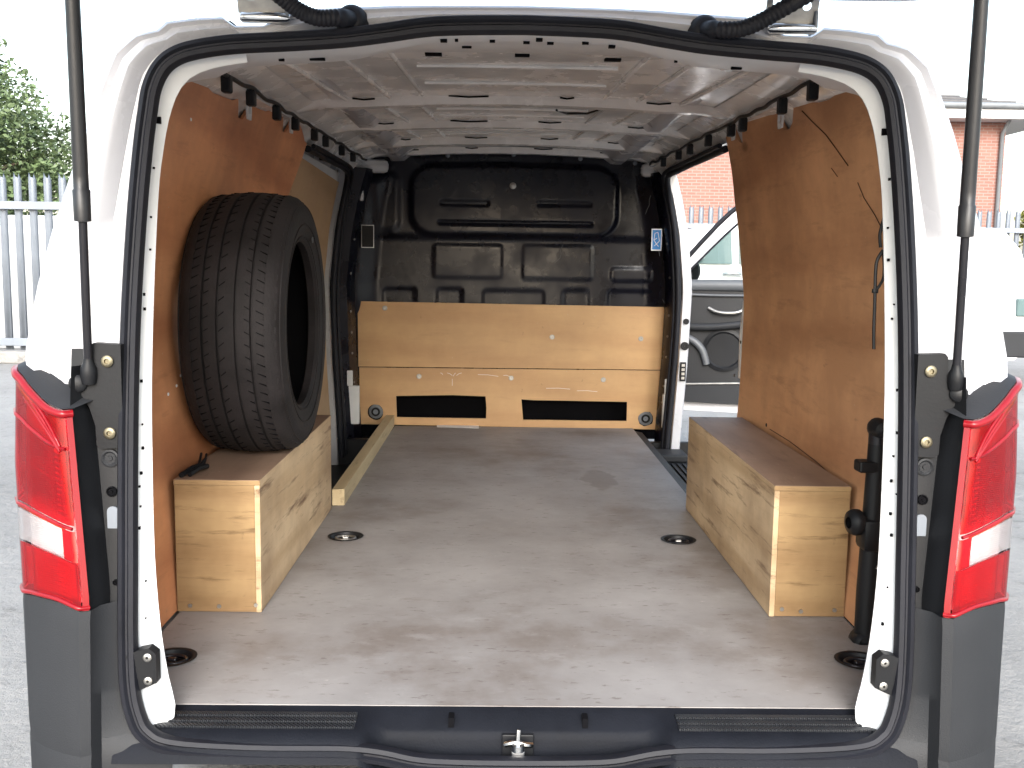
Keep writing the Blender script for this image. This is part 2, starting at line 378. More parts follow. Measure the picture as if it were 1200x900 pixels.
# ================================================================== THE VAN
XT = [(.45, .760), (.56, .765), (.9, .785), (1.25, .795), (1.5, .768), (1.65, .738), (1.82, .690), (1.9, .66)]
def X(z): return interp(XT, z)                # half width of the lining
def zr(x, y):                                 # underside of the roof skin
    a = abs(x)/.66
    return 1.832 + .022*y - .030*a*a - .05*max(0, a-.88)**1.0*2
van = thing('panel_van', (0, 1.5, 0), 'white panel van seen from its open rear doorway, plywood lined load space', 'van')
def mir(s, p): return V((s*p[0], p[1], p[2]))

# seal centreline, left half, top centre -> bottom centre (mirrored for the right half)
SPX = [(605, 30.5), (545, 31), (500, 33), (450, 40), (400, 46), (335, 50), (275, 53), (232, 59), (207, 67), (190, 81), (179, 104), (174, 132), (168, 180), (161, 260), (155, 360),
       (152, 460), (151, 560), (151, 660), (151, 740), (153, 800), (160, 836), (173, 859), (205, 873), (300, 879), (400, 880), (445, 884), (490, 893), (540, 896), (605, 897)]
half = [lean(*p) for p in SPX]
x0 = half[0].x
half = [V((-(p.x-x0 if i in (0, len(half)-1) else p.x), p.y, p.z)) for i, p in enumerate(half)]
half[0].x = 0; half[-1].x = 0
S = crom(half, 5)                             # right half (positive x), dense
loop = S + [V((-p.x, p.y, p.z)) for p in reversed(S[1:-1])]
nl = V((0, -1, YB_)).normalized()             # points out of the van
prof = [(-.021, 0), (-.021, .010), (-.015, .019), (-.006, .021), (-.001, .015), (.003, .015), (.008, .020), (.017, .017), (.021, .008), (.021, 0), (.012, -.006), (-.012, -.006)]
rows = []
for i, p in enumerate(loop):
    tg = (loop[(i+1) % len(loop)] - loop[i-1]).normalized(); sd_ = tg.cross(nl)
    rows.append([p + sd_*a*.78 + nl*h for a, h in prof])
rows.append(rows[0])
MB().grid(rows, wrap=True).obj('door_seal', 'seal', van, 40)

# ---- outer body: rear outline, gutter, roof and sides
OUT = [(0, 1.828), (.25, 1.826), (.41, 1.820), (.445, 1.803), (.475, 1.783), (.527, 1.782), (.553, 1.802), (.60, 1.800), (.655, 1.793), (.670, 1.776), (.713, 1.769), (.752, 1.740), (.775, 1.69),
       (.803, 1.62), (.835, 1.52), (.869, 1.42), (.897, 1.31), (.916, 1.20), (.918, 1.10), (.900, .95), (.880, .75), (.860, .50), (.84, .28)]
def fine(o, n=3):
    r_ = []
    for (a, b2), (c, d) in zip(o, o[1:]): r_ += [(a+(c-a)*k/n, b2+(d-b2)*k/n) for k in range(n)]
    return r_+[o[-1]]
OUTF = fine(OUT, 3)
ang = lambda x, z: math.atan2(x, z-1.15)
def seal_at(a):
    for p, q in zip(S, S[1:]):
        a0, a1 = ang(p.x, p.z), ang(q.x, q.z)
        if a0 <= a <= a1: return p.lerp(q, (a-a0)/max(1e-9, a1-a0))
    return S[-1]
def seal_x(z):
    for p, q in zip(S, S[1:]):
        if p.x > .5 and p.z >= z >= q.z: return p.x + (q.x-p.x)*(p.z-z)/max(1e-9, p.z-q.z)
    return .60
COLS = [(0, .004), (.08, .036), (.20, .044), (.33, .042), (.43, .016), (.50, .008), (.57, .018), (.66, .022), (.74, .010), (.82, .022), (.91, .062), (1.0, .12)]
for s in (-1, 1):
    rows = []
    for x, z in OUTF:
        if z < 1.06: break
        q = seal_at(ang(x, z)); d = math.hypot(x-q.x, z-q.z); k = min(1, d/.16)
        rows.append([mir(s, (q.x+(x-q.x)*f, yr(q.z+(z-q.z)*f) + (h if f in (0, 1.0) else h*k + .012*(1-k)), q.z+(z-q.z)*f)) for f, h in COLS])
    MB().grid(rows).obj('rear_pillar', 'white', van, 50)
    # sides and roof, running forward
    ys = [None, .30, .70, 1.2, 1.58, 2.2, 2.9, 3.5, 4.2, 4.7, 5.0]
    for lo, hi, nm in ((0, 34, 'roof_panel'), (34, len(OUTF)-1, 'side_panel')):
        rows = []
        for (x, z) in OUTF[lo:hi+1]:
            r_ = []
            for y in ys:
                if nm == 'side_panel' and s > 0 and y and y > 1.6: continue
                y2 = yr(z)+.12 if y is None else y
                g = sm(-.05, .9, y2); top = sm(1.3, 1.8, z)
                nose = sm(4.1, 5.0, y2)
                zz = z + .055*g*top + (.02*(1-min(1, x/.5)**2))*top*g - nose*.55*top
                r_.append(mir(s, (x + .030*g*(1-top) + .02*g*top, y2, zz)))
            rows.append(r_)
        MB().grid(rows).obj(nm, 'white', van, 50)

# ---- inner flange round the opening, left and right
FPXL = [(290, 73), (258, 78), (232, 86), (219, 95), (208, 110), (198, 140), (191, 180), (186, 225), (181, 330), (178, 450), (179, 560), (181, 640), (184, 690), (189, 740), (197, 790), (206, 832), (196, 852)]
fl = [lean(*p, off=.035) for p in FPXL]; fl = crom([V((-p.x, p.y, p.z)) for p in fl], 4)
i0 = min(range(len(S)), key=lambda i: (S[i]-fl[0]).length if S[i].x > .4 and S[i].z > 1.5 else 9)
i1 = min(range(len(S)), key=lambda i: (S[i]-V((.70, 0, .50))).length if S[i].z < .7 and S[i].x > .55 else 9)
def along(pts, k):
    q = k*(len(pts)-1); i = min(int(q), len(pts)-2); return pts[i].lerp(pts[i+1], q-i)
def polyn(pts, n):
    d = [0]
    for a, b2 in zip(pts, pts[1:]): d.append(d[-1]+(b2-a).length)
    out = []; j = 0
    for k in range(n):
        t_ = d[-1]*k/(n-1)
        while j < len(pts)-2 and d[j+1] < t_: j += 1
        out.append(pts[j].lerp(pts[j+1], (t_-d[j])/max(1e-9, d[j+1]-d[j])))
    return out
A = polyn(S[i0:i1+1], 60); B = polyn(fl, 60)
for s in (-1, 1):
    rows = [[mir(s, (a.x, a.y+.004, a.z)), mir(s, a.lerp(b2, .25)+V((0, .004, 0))), mir(s, a.lerp(b2, .88)), mir(s, b2), mir(s, b2+V((.004, .012, 0))), mir(s, b2+V((.055, .09, .0))), mir(s, b2+V((.10, .16, 0)))] for a, b2 in zip(A, B)]
    fo = MB().grid(rows).obj('inner_flange', 'white_in', van, 40)
    # punched holes: short dark studs set into the flange
    for k, fz in ((.17, .55), (.235, .6), (.30, .7), (.345, .7), (.41, .6), (.43, .6), (.53, .55), (.59, .5), (.62, .6), (.655, .55), (.675, .45), (.70, .55), (.73, .5), (.80, .6), (.85, .6)):
        a, b2 = along(A, k), along(B, k); c = mir(s, a.lerp(b2, fz))
        big = k == .17
        h = .006 if big else random.Random(int(k*1000)+s).choice((.0014, .0018, .0026)); c.x += s*random.Random(int(k*997)-s).uniform(-.004, .004)
        MB().box(c-V((h if big else h*.7, .003, h)), c+V((h if big else h*.7, .0025 if big else .0015, h))).obj('punched_hole', 'hole', fo)
    # stop buffer low on the flange
    a, b2 = along(A, .915), along(B, .915); c = a.lerp(b2, .38)
    pl = [(c.x+dx_, c.z+dz_) for dx_, dz_ in ((-.018, .040), (-.030, .030), (-.030, -.022), (.022, -.046), (.034, -.03), (.030, .022), (.0, .036))]
    bo = MB().plate([(s*x, z) for x, z in pl], [], ((0, yr(c.z)+.010, 0), (1, 0, 0), (0, 0, 1), (0, -1, 0)), .022).obj('stop_buffer', 'dark', van)
    for dz_ in (.024, -.018):
        cc = mir(s, (c.x-.016, yr(c.z)-.012, c.z+dz_))
        MB().lathe([(0, .0075), (.003, .0075), (.0045, .005), (.0045, .0025), (.001, .002)], cc, (0, -1, 0), 12).obj('bolt', 'steel', bo, 40)

# ---- rear header under the roof (white, with slots)
HX = [x/30*.64 for x in range(-30, 31)]
def seal_top(x): return seal_at(ang(abs(x), interp([(0, 1.78), (.6, 1.72)], abs(x)))).z
rows = []
for x in HX:
    z0 = seal_top(x)-.012; y0 = yr(z0)+.006
    c = sm(.36, .16, abs(x))
    zf = zr(x, .42)-.022
    rows.append([(x, y0, z0), (x, y0+.05, z0-.003), (x, y0+.13, z0+.012*c+.004), (x, y0+.165, z0+.012*c+.014), (x, y0+.18, z0+.020*c+.012), (x, .33, zf-.012), (x, .40, zf-.010), (x, .415, zf), (x, .43, zr(x, .43)+.003)])
hd = MB().grid(rows).obj('rear_header', 'white_in', van, 40)
def on_header(px, py):
    best = None
    v = ray(px, py)
    for k in range(100, 260):
        p = CAM + v*(k*.01)
        if abs(p.x) > .64: continue
        z0 = seal_top(p.x)-.012; y0 = yr(z0)+.006; c = sm(.36, .16, abs(p.x)); zf = zr(p.x, .42)-.022
        zt = interp([(y0, z0), (y0+.05, z0-.003), (y0+.13, z0+.012*c+.004), (y0+.165, z0+.012*c+.014), (y0+.18, z0+.02*c+.012), (.33, zf-.012), (.42, zf-.01)], p.y)
        if p.z >= zt-.001: return V((p.x, p.y, zt-.0012))
    return CAM+v*2.1
for px, py, wx, wy in ((520, 47, .006, .006), (535, 46, .003, .003), (547, 54, .010, .003), (577, 47, .005, .003), (617, 48, .006, .003), (632, 46, .006, .006), (645, 49, .006, .003), (686, 49, .006, .003),
                       (717, 53, .006, .006), (508, 63, .018, .010), (612, 64, .016, .008), (718, 69, .018, .010), (372, 68, .014, .004), (330, 69, .005, .003), (863, 79, .010, .004), (792, 71, .003, .002), (258, 71, .022, .012), (976, 87, .022, .012)):
    c = on_header(px, py)
    MB().box(c-V((wx, wy, .003)), c+V((wx, wy, .0015))).obj('slot', 'hole', hd)

# ---- roof skin inside, cross bows, swage lines
YS = [i*.08+.36 for i in range(36)]; XS = [i/30*.70 for i in range(-30, 31)]
MB().grid([[(x, y, zr(x, y)+.004*math.sin(y*9+x*3)*(1-abs(x)/.8)) for x in XS] for y in YS]).obj('roof_lining_skin', 'roof_in', van, 60)
for yb, wd, dp in ((1.30, .075, .026), (1.92, .065, .026), (2.52, .085, .030), (2.98, .07, .028)):
    rows = []
    for x in XS:
        if abs(x) > .655: continue
        z = lambda yy: zr(x, yy)
        e = 1-.35*sm(.45, .65, abs(x))
        rows.append([(x, yb-wd*.62, z(yb)-.001), (x, yb-wd*.5, z(yb)-.010*e), (x, yb-wd*.44, z(yb)-.012), (x, yb-wd*.30, z(yb)-dp*e), (x, yb+wd*.30, z(yb)-dp*e), (x, yb+wd*.44, z(yb)-.012), (x, yb+wd*.62, z(yb)-.004)])
    bw = MB().grid(rows).obj('roof_bow', 'roof_in', van, 40)
    rb = random.Random(int(yb*100))
    for k in range(4):                         # dark tubes drawn as shadow lines along the bow's leading edge
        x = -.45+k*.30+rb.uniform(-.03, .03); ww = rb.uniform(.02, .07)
        MB().tube([(x-ww, yb-wd*.66, zr(x, yb)-.006), (x, yb-wd*.64, zr(x, yb)-.009), (x+ww, yb-wd*.66, zr(x, yb)-.006)], .0026, 6).obj('bow_shadow_line', 'hole', bw, 50)
for y0, y1 in ((.46, 1.24), (1.38, 1.86), (1.98, 2.44)):
    for s in (-1, 1):
        for xx, tw in ((.30, .03), (.42, .05), (.56, .06)):
            pts = [(s*(xx - tw*k/6), y0+(y1-y0)*k/6, zr(xx, y0+(y1-y0)*k/6)-.002) for k in range(7)]
            MB().tube(pts, .006, 8).obj('swage_line', 'roof_in', van, 60)
    for yy in (.35, .7):
        y = y0+(y1-y0)*yy
        MB().tube([(x, y+.02*(1-(x/.3)**2), zr(x, y)-.001) for x in [k*.05-.25 for k in range(11)]], .0045, 6).obj('swage_line', 'roof_in', van, 60)
pts = [on(652+12*k, 128+(5 if 0 < k < 4 else 1), z=1.862) for k in range(5)]
MB().tube(pts, .004, 6).obj('loose_wire', 'dark', van, 50)

# ---- cant rails, wiring looms
def ztop(y): return 1.715 + .058*min(y, 1.7)     # top edge of the plywood
for s in (-1, 1):
    rows = []
    for k in range(40):
        y = .20 + k*.0735
        zb = ztop(y) if y < 1.5 else max(1.785, ztop(y)); zs = zr(.62, y)
        rows.append([mir(s, p) for p in ((.60, y, zr(.60, y)-.004), (.645, y, zs-.020), (.66, y, zs-.024), (.672, y, zs-.045), (X(zb)-.004, y, zb+.004), *(((X(zb)+.010, y, zb-.004), (X(zb-.16)+.05, y, zb-.16)) if y < 1.5 else ((X(zb)+.03, y, 1.772), (X(zb)+.07, y, 1.775))))])
    rail = MB().grid(rows).obj('cant_rail', 'roof_in', van, 40)
    rl = random.Random(5+s)
    pts = []
    for k in range(34):
        y = .14+k*.083; pts.append(mir(s, (.655+rl.uniform(-.004, .004), y, zr(.64, y)-.034+rl.uniform(-.005, .004))))
    lm = MB().tube(crom(pts, 3), .0052, 7).obj('wiring_loom', 'dark', van, 60)
    for k in range(9):
        y = .22+k*.28+rl.uniform(-.07, .07); zz = zr(.64, y)-.045
        MB().box(mir(s, (.650, y-.014, zz-.028)), mir(s, (.672, y+.014, zz+.012)), .004).obj('cable_clip', 'dark', lm)
    for y in (.42, 1.12, 1.78, 2.1, 2.3):
        zz = ztop(y)+.012
        MB().box(mir(s, (.672, y-.01, zz)), mir(s, (.70, y+.01, zz+.016))).obj('punched_hole', 'hole', rail)
    # tie loops that stand out over the top of the plywood
    for y in (.86, 1.36):
        zz = ztop(y)-.012
        MB().plate([(y-.020, zz+.05), (y-.023, zz-.01), (y-.016, zz-.032), (y+.016, zz-.032), (y+.023, zz-.01), (y+.020, zz+.05)], [rrect(y-.011, zz-.018, y+.011, zz+.008, .004)],
                   ((s*(X(zz)-.016), 0, 0), (0, 1, 0), (0, 0, 1), (s, 0, 0)), .005).obj('tie_loop', 'white_in', van)

# ---- bulkhead with its pressings
BX = .035
def sdr(x, z, cx, cz, hx, hz, r):
    qx, qz = abs(x-cx)-hx+r, abs(z-cz)-hz+r
    return math.hypot(max(qx, 0), max(qz, 0)) + min(max(qx, qz), 0) - r
YBH = 3.08
def pb(px, py): return on(px, py, y=YBH)
PRESS = []                                     # (centre x, z, half x, half z, radius, depth, edge)
for (a, b2, c, d, r_, dep, e) in ((482, 192, 722, 278, 24, -.016, .016), (516, 235, 573, 241, 2, .007, .006), (631, 236, 693, 242, 2, .007, .006), (513, 258, 694, 265, 3, .009, .006),
                                  (508, 286, 588, 326, 4, -.004, .012), (613, 287, 694, 328, 4, -.004, .012), (716, 314, 764, 330, 4, -.006, .010), (566, 340, 637, 372, 5, .006, .014), (660, 340, 690, 372, 5, .006, .014),
                                  (713, 341, 766, 372, 5, .008, .012), (512, 338, 541, 372, 5, .006, .014), (448, 338, 486, 372, 5, .006, .012), (440, 200, 468, 270, 10, -.008, .02)):
    p, q = pb(a, b2), pb(c, d)
    PRESS.append(((p.x+q.x)/2, (p.z+q.z)/2, abs(q.x-p.x)/2, abs(p.z-q.z)/2, r_*.0042, dep, e))
rows = []
NZ, NX = 190, 230
zt_b = 1.895
for i in range(NZ+1):
    z = .50 + (zt_b-.50)*i/NZ; hw = X(z)+.012; r_ = []
    for j in range(NX+1):
        u = -1+2*j/NX; x = BX*.8+u*hw
        h = 0
        for cx, cz, hx, hz, rr, dep, e in PRESS:
            if abs(x-cx) < hx+.03 and abs(z-cz) < hz+.03: h += dep*sm(e, -e, sdr(x, z, cx, cz, hx, hz, rr))
        h += .012*sm(1.50, 1.46, z) - .06*sm(.80, .97, abs(u))*sm(.9, 1.2, z)*sm(1.86, 1.72, z) + .006*math.sin(x*5)*math.sin(z*4)
        h += .16*sm(.80, .76, z)
        zz = z - .028*u*u*sm(1.6, 1.9, z)
        r_.append((x, YBH-h*-1 if False else YBH+h, zz))
    rows.append(r_)
bh = MB().grid(rows).obj('bulkhead', 'bulk', van, 35)
for px, py in ((460, 181), (525, 177), (602, 176), (680, 181), (744, 186)):
    p = pb(px, py); MB().lathe([(0, .011), (.006, .011), (.009, .007), (.009, .0005)], (p.x, YBH-.012, p.z-.022), (0, -1, 0), 12).obj('bolt', 'galv', bh, 40)
p = pb(601, 218); MB().lathe([(-.03, .016), (.004, .016), (.007, .010), (.007, .0005)], (p.x, YBH-.018, p.z), (0, -1, 0), 16).obj('plug', 'steel', bh, 40)
p = on(769, 281, y=3.0)
st = MB().box((p.x-.024, 2.995, p.z-.052), (p.x+.026, 2.998, p.z+.052)).obj('sticker', 'stick', bh)
MB().box((p.x-.019, 2.9925, p.z-.046), (p.x+.021, 2.9945, p.z+.046)).obj('print', 'blue', st)
ic = MB()
for a, c in (((-.008, .03), (.006, .036)), ((.006, .036), (.012, .006)), ((-.008, .03), (-.012, -.002)), ((-.012, -.002), (.0, -.02)), ((0, -.02), (.014, -.006)), ((.014, -.006), (.012, .006)), ((-.012, -.002), (.002, .008)), ((0, -.02), (.010, -.032)), ((-.010, -.030), (.0, -.02))):
    ic.tube([(p.x+a[0], 2.992, p.z+a[1]), (p.x+c[0], 2.992, p.z+c[1])], .0016, 5)
ic.obj('pictogram', 'stick', st)
p = on(431, 277, y=3.0)
st = MB().box((p.x-.030, 2.995, p.z-.054), (p.x+.030, 2.998, p.z+.054)).obj('sticker', 'stick', bh)
MB().box((p.x-.027, 2.9925, p.z-.050), (p.x+.027, 2.9945, p.z+.050)).obj('print', 'dark', st)
for px, py, q in ((652, 308, 1), (768, 300, 2), (775, 350, 3), (762, 230, 4), (780, 240, 5)):      # pale scratches in the paint
    p = pb(px, py); rs = random.Random(q)
    pts = [(p.x+rs.uniform(-.012, .012)+k*.008*(1 if q % 2 else -.6), YBH-.0635 if px > 740 else YBH-.006, p.z+k*.022*(1 if q < 3 else -1)) for k in range(5)]
    if px < 700: pts = [(a, YBH+.0005, c) for a, b2, c in pts]
    MB().tube(pts, .0011, 4).obj('scratch', 'cardl', bh)
# black side frames between bulkhead and door openings
for s in (-1, 1):
    rows = []
    for k in range(30):
        z = .50+k*.0445; xx = X(z)
        rows.append([(s*(xx-.03)+BX*.6, 3.075, z), (s*(xx-.045)+BX*.6, 3.02, z), (s*(xx-.02)+BX*.6, 2.93, z), (s*(xx+.03)+BX*.4, 2.90, z), (s*(xx+.06), 2.93, z)])
    fr_ = MB().grid(rows).obj('bulkhead_frame', 'bulk', van, 40)
    for z in (.70, .78, .92, 1.02, 1.12, 1.30, 1.46):
        MB().lathe([(0, .006), (.004, .006), (.006, .0005)], (s*(X(z)-.030)+BX*.6, 2.965, z), (-s*.9, -.45, 0), 8).obj('rivet', 'steel', fr_, 40)
    # grey roof gusset ends
    z = 1.80
    MB().box((s*.60+BX, 3.0, 1.775), (s*.76+BX, 3.05, 1.838), .022).obj('gusset', 'white_in', van, 40)
    MB().box((s*.705+BX*.8, 2.955, 1.64), (s*.755+BX*.8, 2.995, 1.80), .008).obj('gusset', 'white_in', van, 40)

# ---- side door openings: seal, post, sliding doors
for s in (-1, 1):
    path = [(1.58 if s > 0 else 1.78, 1.748), (1.9, 1.751), (2.2, 1.754), (2.62, 1.757), (2.74, 1.738), (2.80, 1.66), (2.81, 1.5), (2.82, 1.2), (2.82, .9), (2.82, .56), (2.82, .44)]
    pts = crom([mir(s, (X(z)+.004, y, z)) for y, z in path], 5)
    MB().tube(pts, .013, 8).obj('side_door_seal', 'seal', van, 60)
    pts = crom([mir(s, (X(z)-.012, y+.02, z+.012)) for y, z in path], 5)
    MB().tube(pts, .009, 8).obj('side_door_seal', 'seal', van, 60)
    # white door post behind the seal
    rows = []
    for k in range(28):
        z = .30+k*.0545; xx = X(z)
        rows.append([mir(s, p) for p in ((xx+.026, 2.855, z), (xx+.030, 2.84, z), (xx+.066, 2.84, z), (xx+.072, 2.85, z), (xx+.072, 2.95, z), (xx+.070, 3.10, z), (xx+.02, 3.10, z))])
    po = MB().grid(rows).obj('door_post', 'white', van, 40)
    if s > 0:
        for z, r_ in ((1.10, .014), (.985, .020)):
            MB().lathe([(0, r_), (.004, r_), (.004, r_*.6), (.001, r_*.5), (.001, .0005)], (X(z)+.050, 2.836, z), (0, -1, 0), 14).obj('grommet', 'dark', po, 40)
        z = .865
        sp = MB().box((X(z)+.036, 2.828, z-.045), (X(z)+.064, 2.838, z+.045), .003).obj('striker_plate', 'dark', po)
        for k in range(4): MB().box((X(z)+.043, 2.825, z-.036+k*.02), (X(z)+.057, 2.8285, z-.024+k*.02)).obj('slot', 'steel', sp)
# left sliding door, closed: inner white frame
rows = [[mir(-1, (X(z)+.055, y, z)) for z in [.44+k*.0505 for k in range(27)]] for y in (1.2, 1.6, 2.0, 2.4, 2.81)]
ld = MB().grid(rows).obj('sliding_door', 'white_in', van, 40)
for px, py in ((376, 184), (402, 194)):
    p = on(px, py, x=-.735); MB().box(p-V((.004, .018, .012)), p+V((.008, .018, .012))).obj('punched_hole', 'hole', ld)
# right sliding door, pushed back along the outside
rows = []
for k in range(26):
    z = .40+k*.0555; xo = interp([(.3, 1.015), (.6, 1.035), (1.1, 1.04), (1.3, 1.02), (1.5, .972), (1.7, .89), (1.82, .83)], z)
    rows.append([(xo-.05, .48, z), (xo-.01, .475, z), (xo, .49, z), (xo+.008, 1.0, z), (xo, 1.60, z), (xo-.05, 1.62, z), (xo-.05, .48, z)])
rd = MB().grid(rows).obj('sliding_door', 'white', van, 40)
MB().box((1.045, .60, 1.02), (1.075, .78, 1.055), .012).obj('handle', 'dark', rd)

# ---- under-floor, step wells
MB().box((-.79, -.06, .50), (.79, 1.42, .535)).obj('steel_floor', 'white_in', van)
MB().box((-.535, 1.42, .50), (.63, 3.05, .535)).obj('steel_floor', 'dark', van)
for s in (-1, 1):
    MB().box(mir(s, (.535 if s < 0 else .63, 1.42, .36)), mir(s, (.95, 3.05, .40))).obj('step_well', 'dark', van)
    MB().box(mir(s, (.50 if s < 0 else .60, 2.86, .40)), mir(s, (.95, 2.90, .52))).obj('step_riser', 'dark', van)
so = MB().add([(.632, 1.44, .556), (.672, 1.44, .548), (.672, 2.98, .548), (.632, 2.98, .556), (.632, 1.44, .40), (.690, 1.44, .46), (.690, 2.98, .46), (.632, 2.98, .40)], [(0, 1, 2, 3), (1, 5, 6, 2), (0, 4, 5, 1), (3, 2, 6, 7)]).obj('step_trim', 'plastic', van)
st_ = MB().box((.66, 1.44, .40), (.93, 2.84, .462), .006).obj('step_tread', 'plastic', van)
for k in range(8): MB().box((.70+k*.026, 1.50, .4625), (.712+k*.026, 2.62, .470), .002).obj('rib', 'plastic', st_)
MB().box((.70, 2.66, .4625), (.84, 2.82, .50), .01).obj('pad', 'plastic', st_)
MB().box((-.97, 3.255, .30), (.74, 3.275, .86)).obj('light_leak_panel', 'dark', van)  # added dark panels, close the daylight leak under the bulkhead
MB().box((-.97, 3.0, .33), (.70, 3.27, .36)).obj('light_leak_panel', 'dark', van)
MB().box((-.97, 2.90, .36), (-.93, 3.27, .80)).obj('light_leak_panel', 'dark', van)
MB().box((-.74, 3.19, .48), (.78, 3.20, .77)).obj('slot_dark_backing', 'hole', van)  # added matte dark sheet, makes the board slots read as deep shade
# white brackets at the foot of the bulkhead
for a, b2, c, d in ((406, 452, 421, 497), (777, 462, 789, 502)):
    p, q = on(a, b2, y=2.93), on(c, d, y=2.93)
    MB().box((p.x, 2.925, max(q.z, .50)), (q.x, 2.955, p.z), .004).obj('foot_bracket', 'white_in', van)
    MB().box((p.x+.004, 2.915, p.z), (p.x+.032, 2.925, p.z+.075), .004).obj('foot_bracket', 'white_in', van)

# ---- sill trim with latch recess
nrm = [(-.083, .5585), (-.088, .5575), (-.100, .553), (-.125, .5505), (-.130, .550), (-.150, .548), (-.168, .546), (-.186, .533), (-.20, .505)]
rec = [(-.083, .5585), (-.088, .5575), (-.098, .552), (-.128, .536), (-.133, .531), (-.137, .518), (-.141, .490), (-.176, .480), (-.20, .470)]
rows = []
xs = [k/70*.655 for k in range(-70, 71)]
for x in xs:
    k = sm(.262, .216, abs(x)); nar = 1
    r_ = []
    for (y0, z0), (y1, z1) in zip(nrm, rec):
        xx = x*(1 + .055*sm(-.09, -.17, -abs(-y0) if False else y0)*1.0)
        r_.append((xx, y0+(y1-y0)*k, z0+(z1-z0)*k))
    rows.append(r_)
sill = MB().grid(rows).obj('sill_trim', 'sillp', van, 35)
for s in (-1, 1):
    for y0, x1 in ((-.106, .640), (-.124, .648), (-.142, .655)):
        MB().box(mir(s, (.285, y0-.0125, .545)), mir(s, (x1, y0+.0035, .5560+(y0+.106)*.12)), .002).obj('tread_strip', 'hatch', sill)
    c = on(607+s*78, 848, y=-.112)
    MB().box((c.x-.005, -.126, .538), (c.x+.005, -.103, .556)).obj('slot', 'hole', sill)
c = on(607, 876, y=-.160)
lt = MB().box((c.x-.028, -.150, c.z-.026), (c.x+.028, -.142, c.z+.018), .002).obj('latch_plate', 'dark', sill)
sk = MB().box((c.x-.012, -.176, c.z-.016), (c.x+.012, -.150, c.z+.004), .004)
sk.tube(crom([(c.x-.022, -.158, c.z+.004), (c.x-.012, -.164, c.z+.010), (c.x, -.166, c.z+.011), (c.x+.014, -.164, c.z+.007), (c.x+.024, -.156, c.z+.003)], 3), .0052, 8)
sk.tube([(c.x, -.168, c.z), (c.x, -.166, c.z+.022), (c.x+.001, -.163, c.z+.034)], .0038, 8)
sk.lathe([(0, .011), (.012, .011), (.012, .004)], (c.x, -.172, c.z), (0, 0, 1), 12)
sk.obj('striker', 'chrome', sill, 40)

# ---- bumper, corner pieces, tail lights
LS = [(0, 0, -.055), (.06, .085, -.064), (.25, .30, -.050), (.5, .55, -.026), (.72, .765, .004), (.87, .895, .046), (.95, .96, .10), (1.0, 1.0, .20)]
AX = [(.2, .70), (.53, .713), (.79, .722), (1.106, .760), (1.17, .767)]
def lsec(u, z, out=0.0):
    a = interp(AX, z); b2 = .920 - .088*max(0, 1.0-z)
    x = a + (b2-a)*interp([(q[0], q[1]) for q in LS], u); y = interp([(q[0], q[2]) for q in LS], u)
    return V((x + out*.7*u, yr(z) + y - out*(1-u)*.8, z))
US = [0, .03, .06, .15, .25, .38, .5, .61, .72, .80, .87, .91, .95, 1.0]
def ltop(u): return 1.103+.062*sm(.05, .85, u)
def lbot(u): return .772+.012*sm(.0, .3, u)-.012*sm(.5, 1, u)
def lpatch(u0, u1, v0, v1, out, s, nu=14, nv=10):
    rows = []
    for i in range(nv+1):
        r_ = []
        for j in range(nu+1):
            u = u0+(u1-u0)*j/nu; v = v0+(v1-v0)*i/nv
            if callable(v): v = v(u)
            z = lbot(u)+(ltop(u)-lbot(u))*v
            r_.append(mir(s, lsec(u, z, out)))
        rows.append(r_)
    return rows
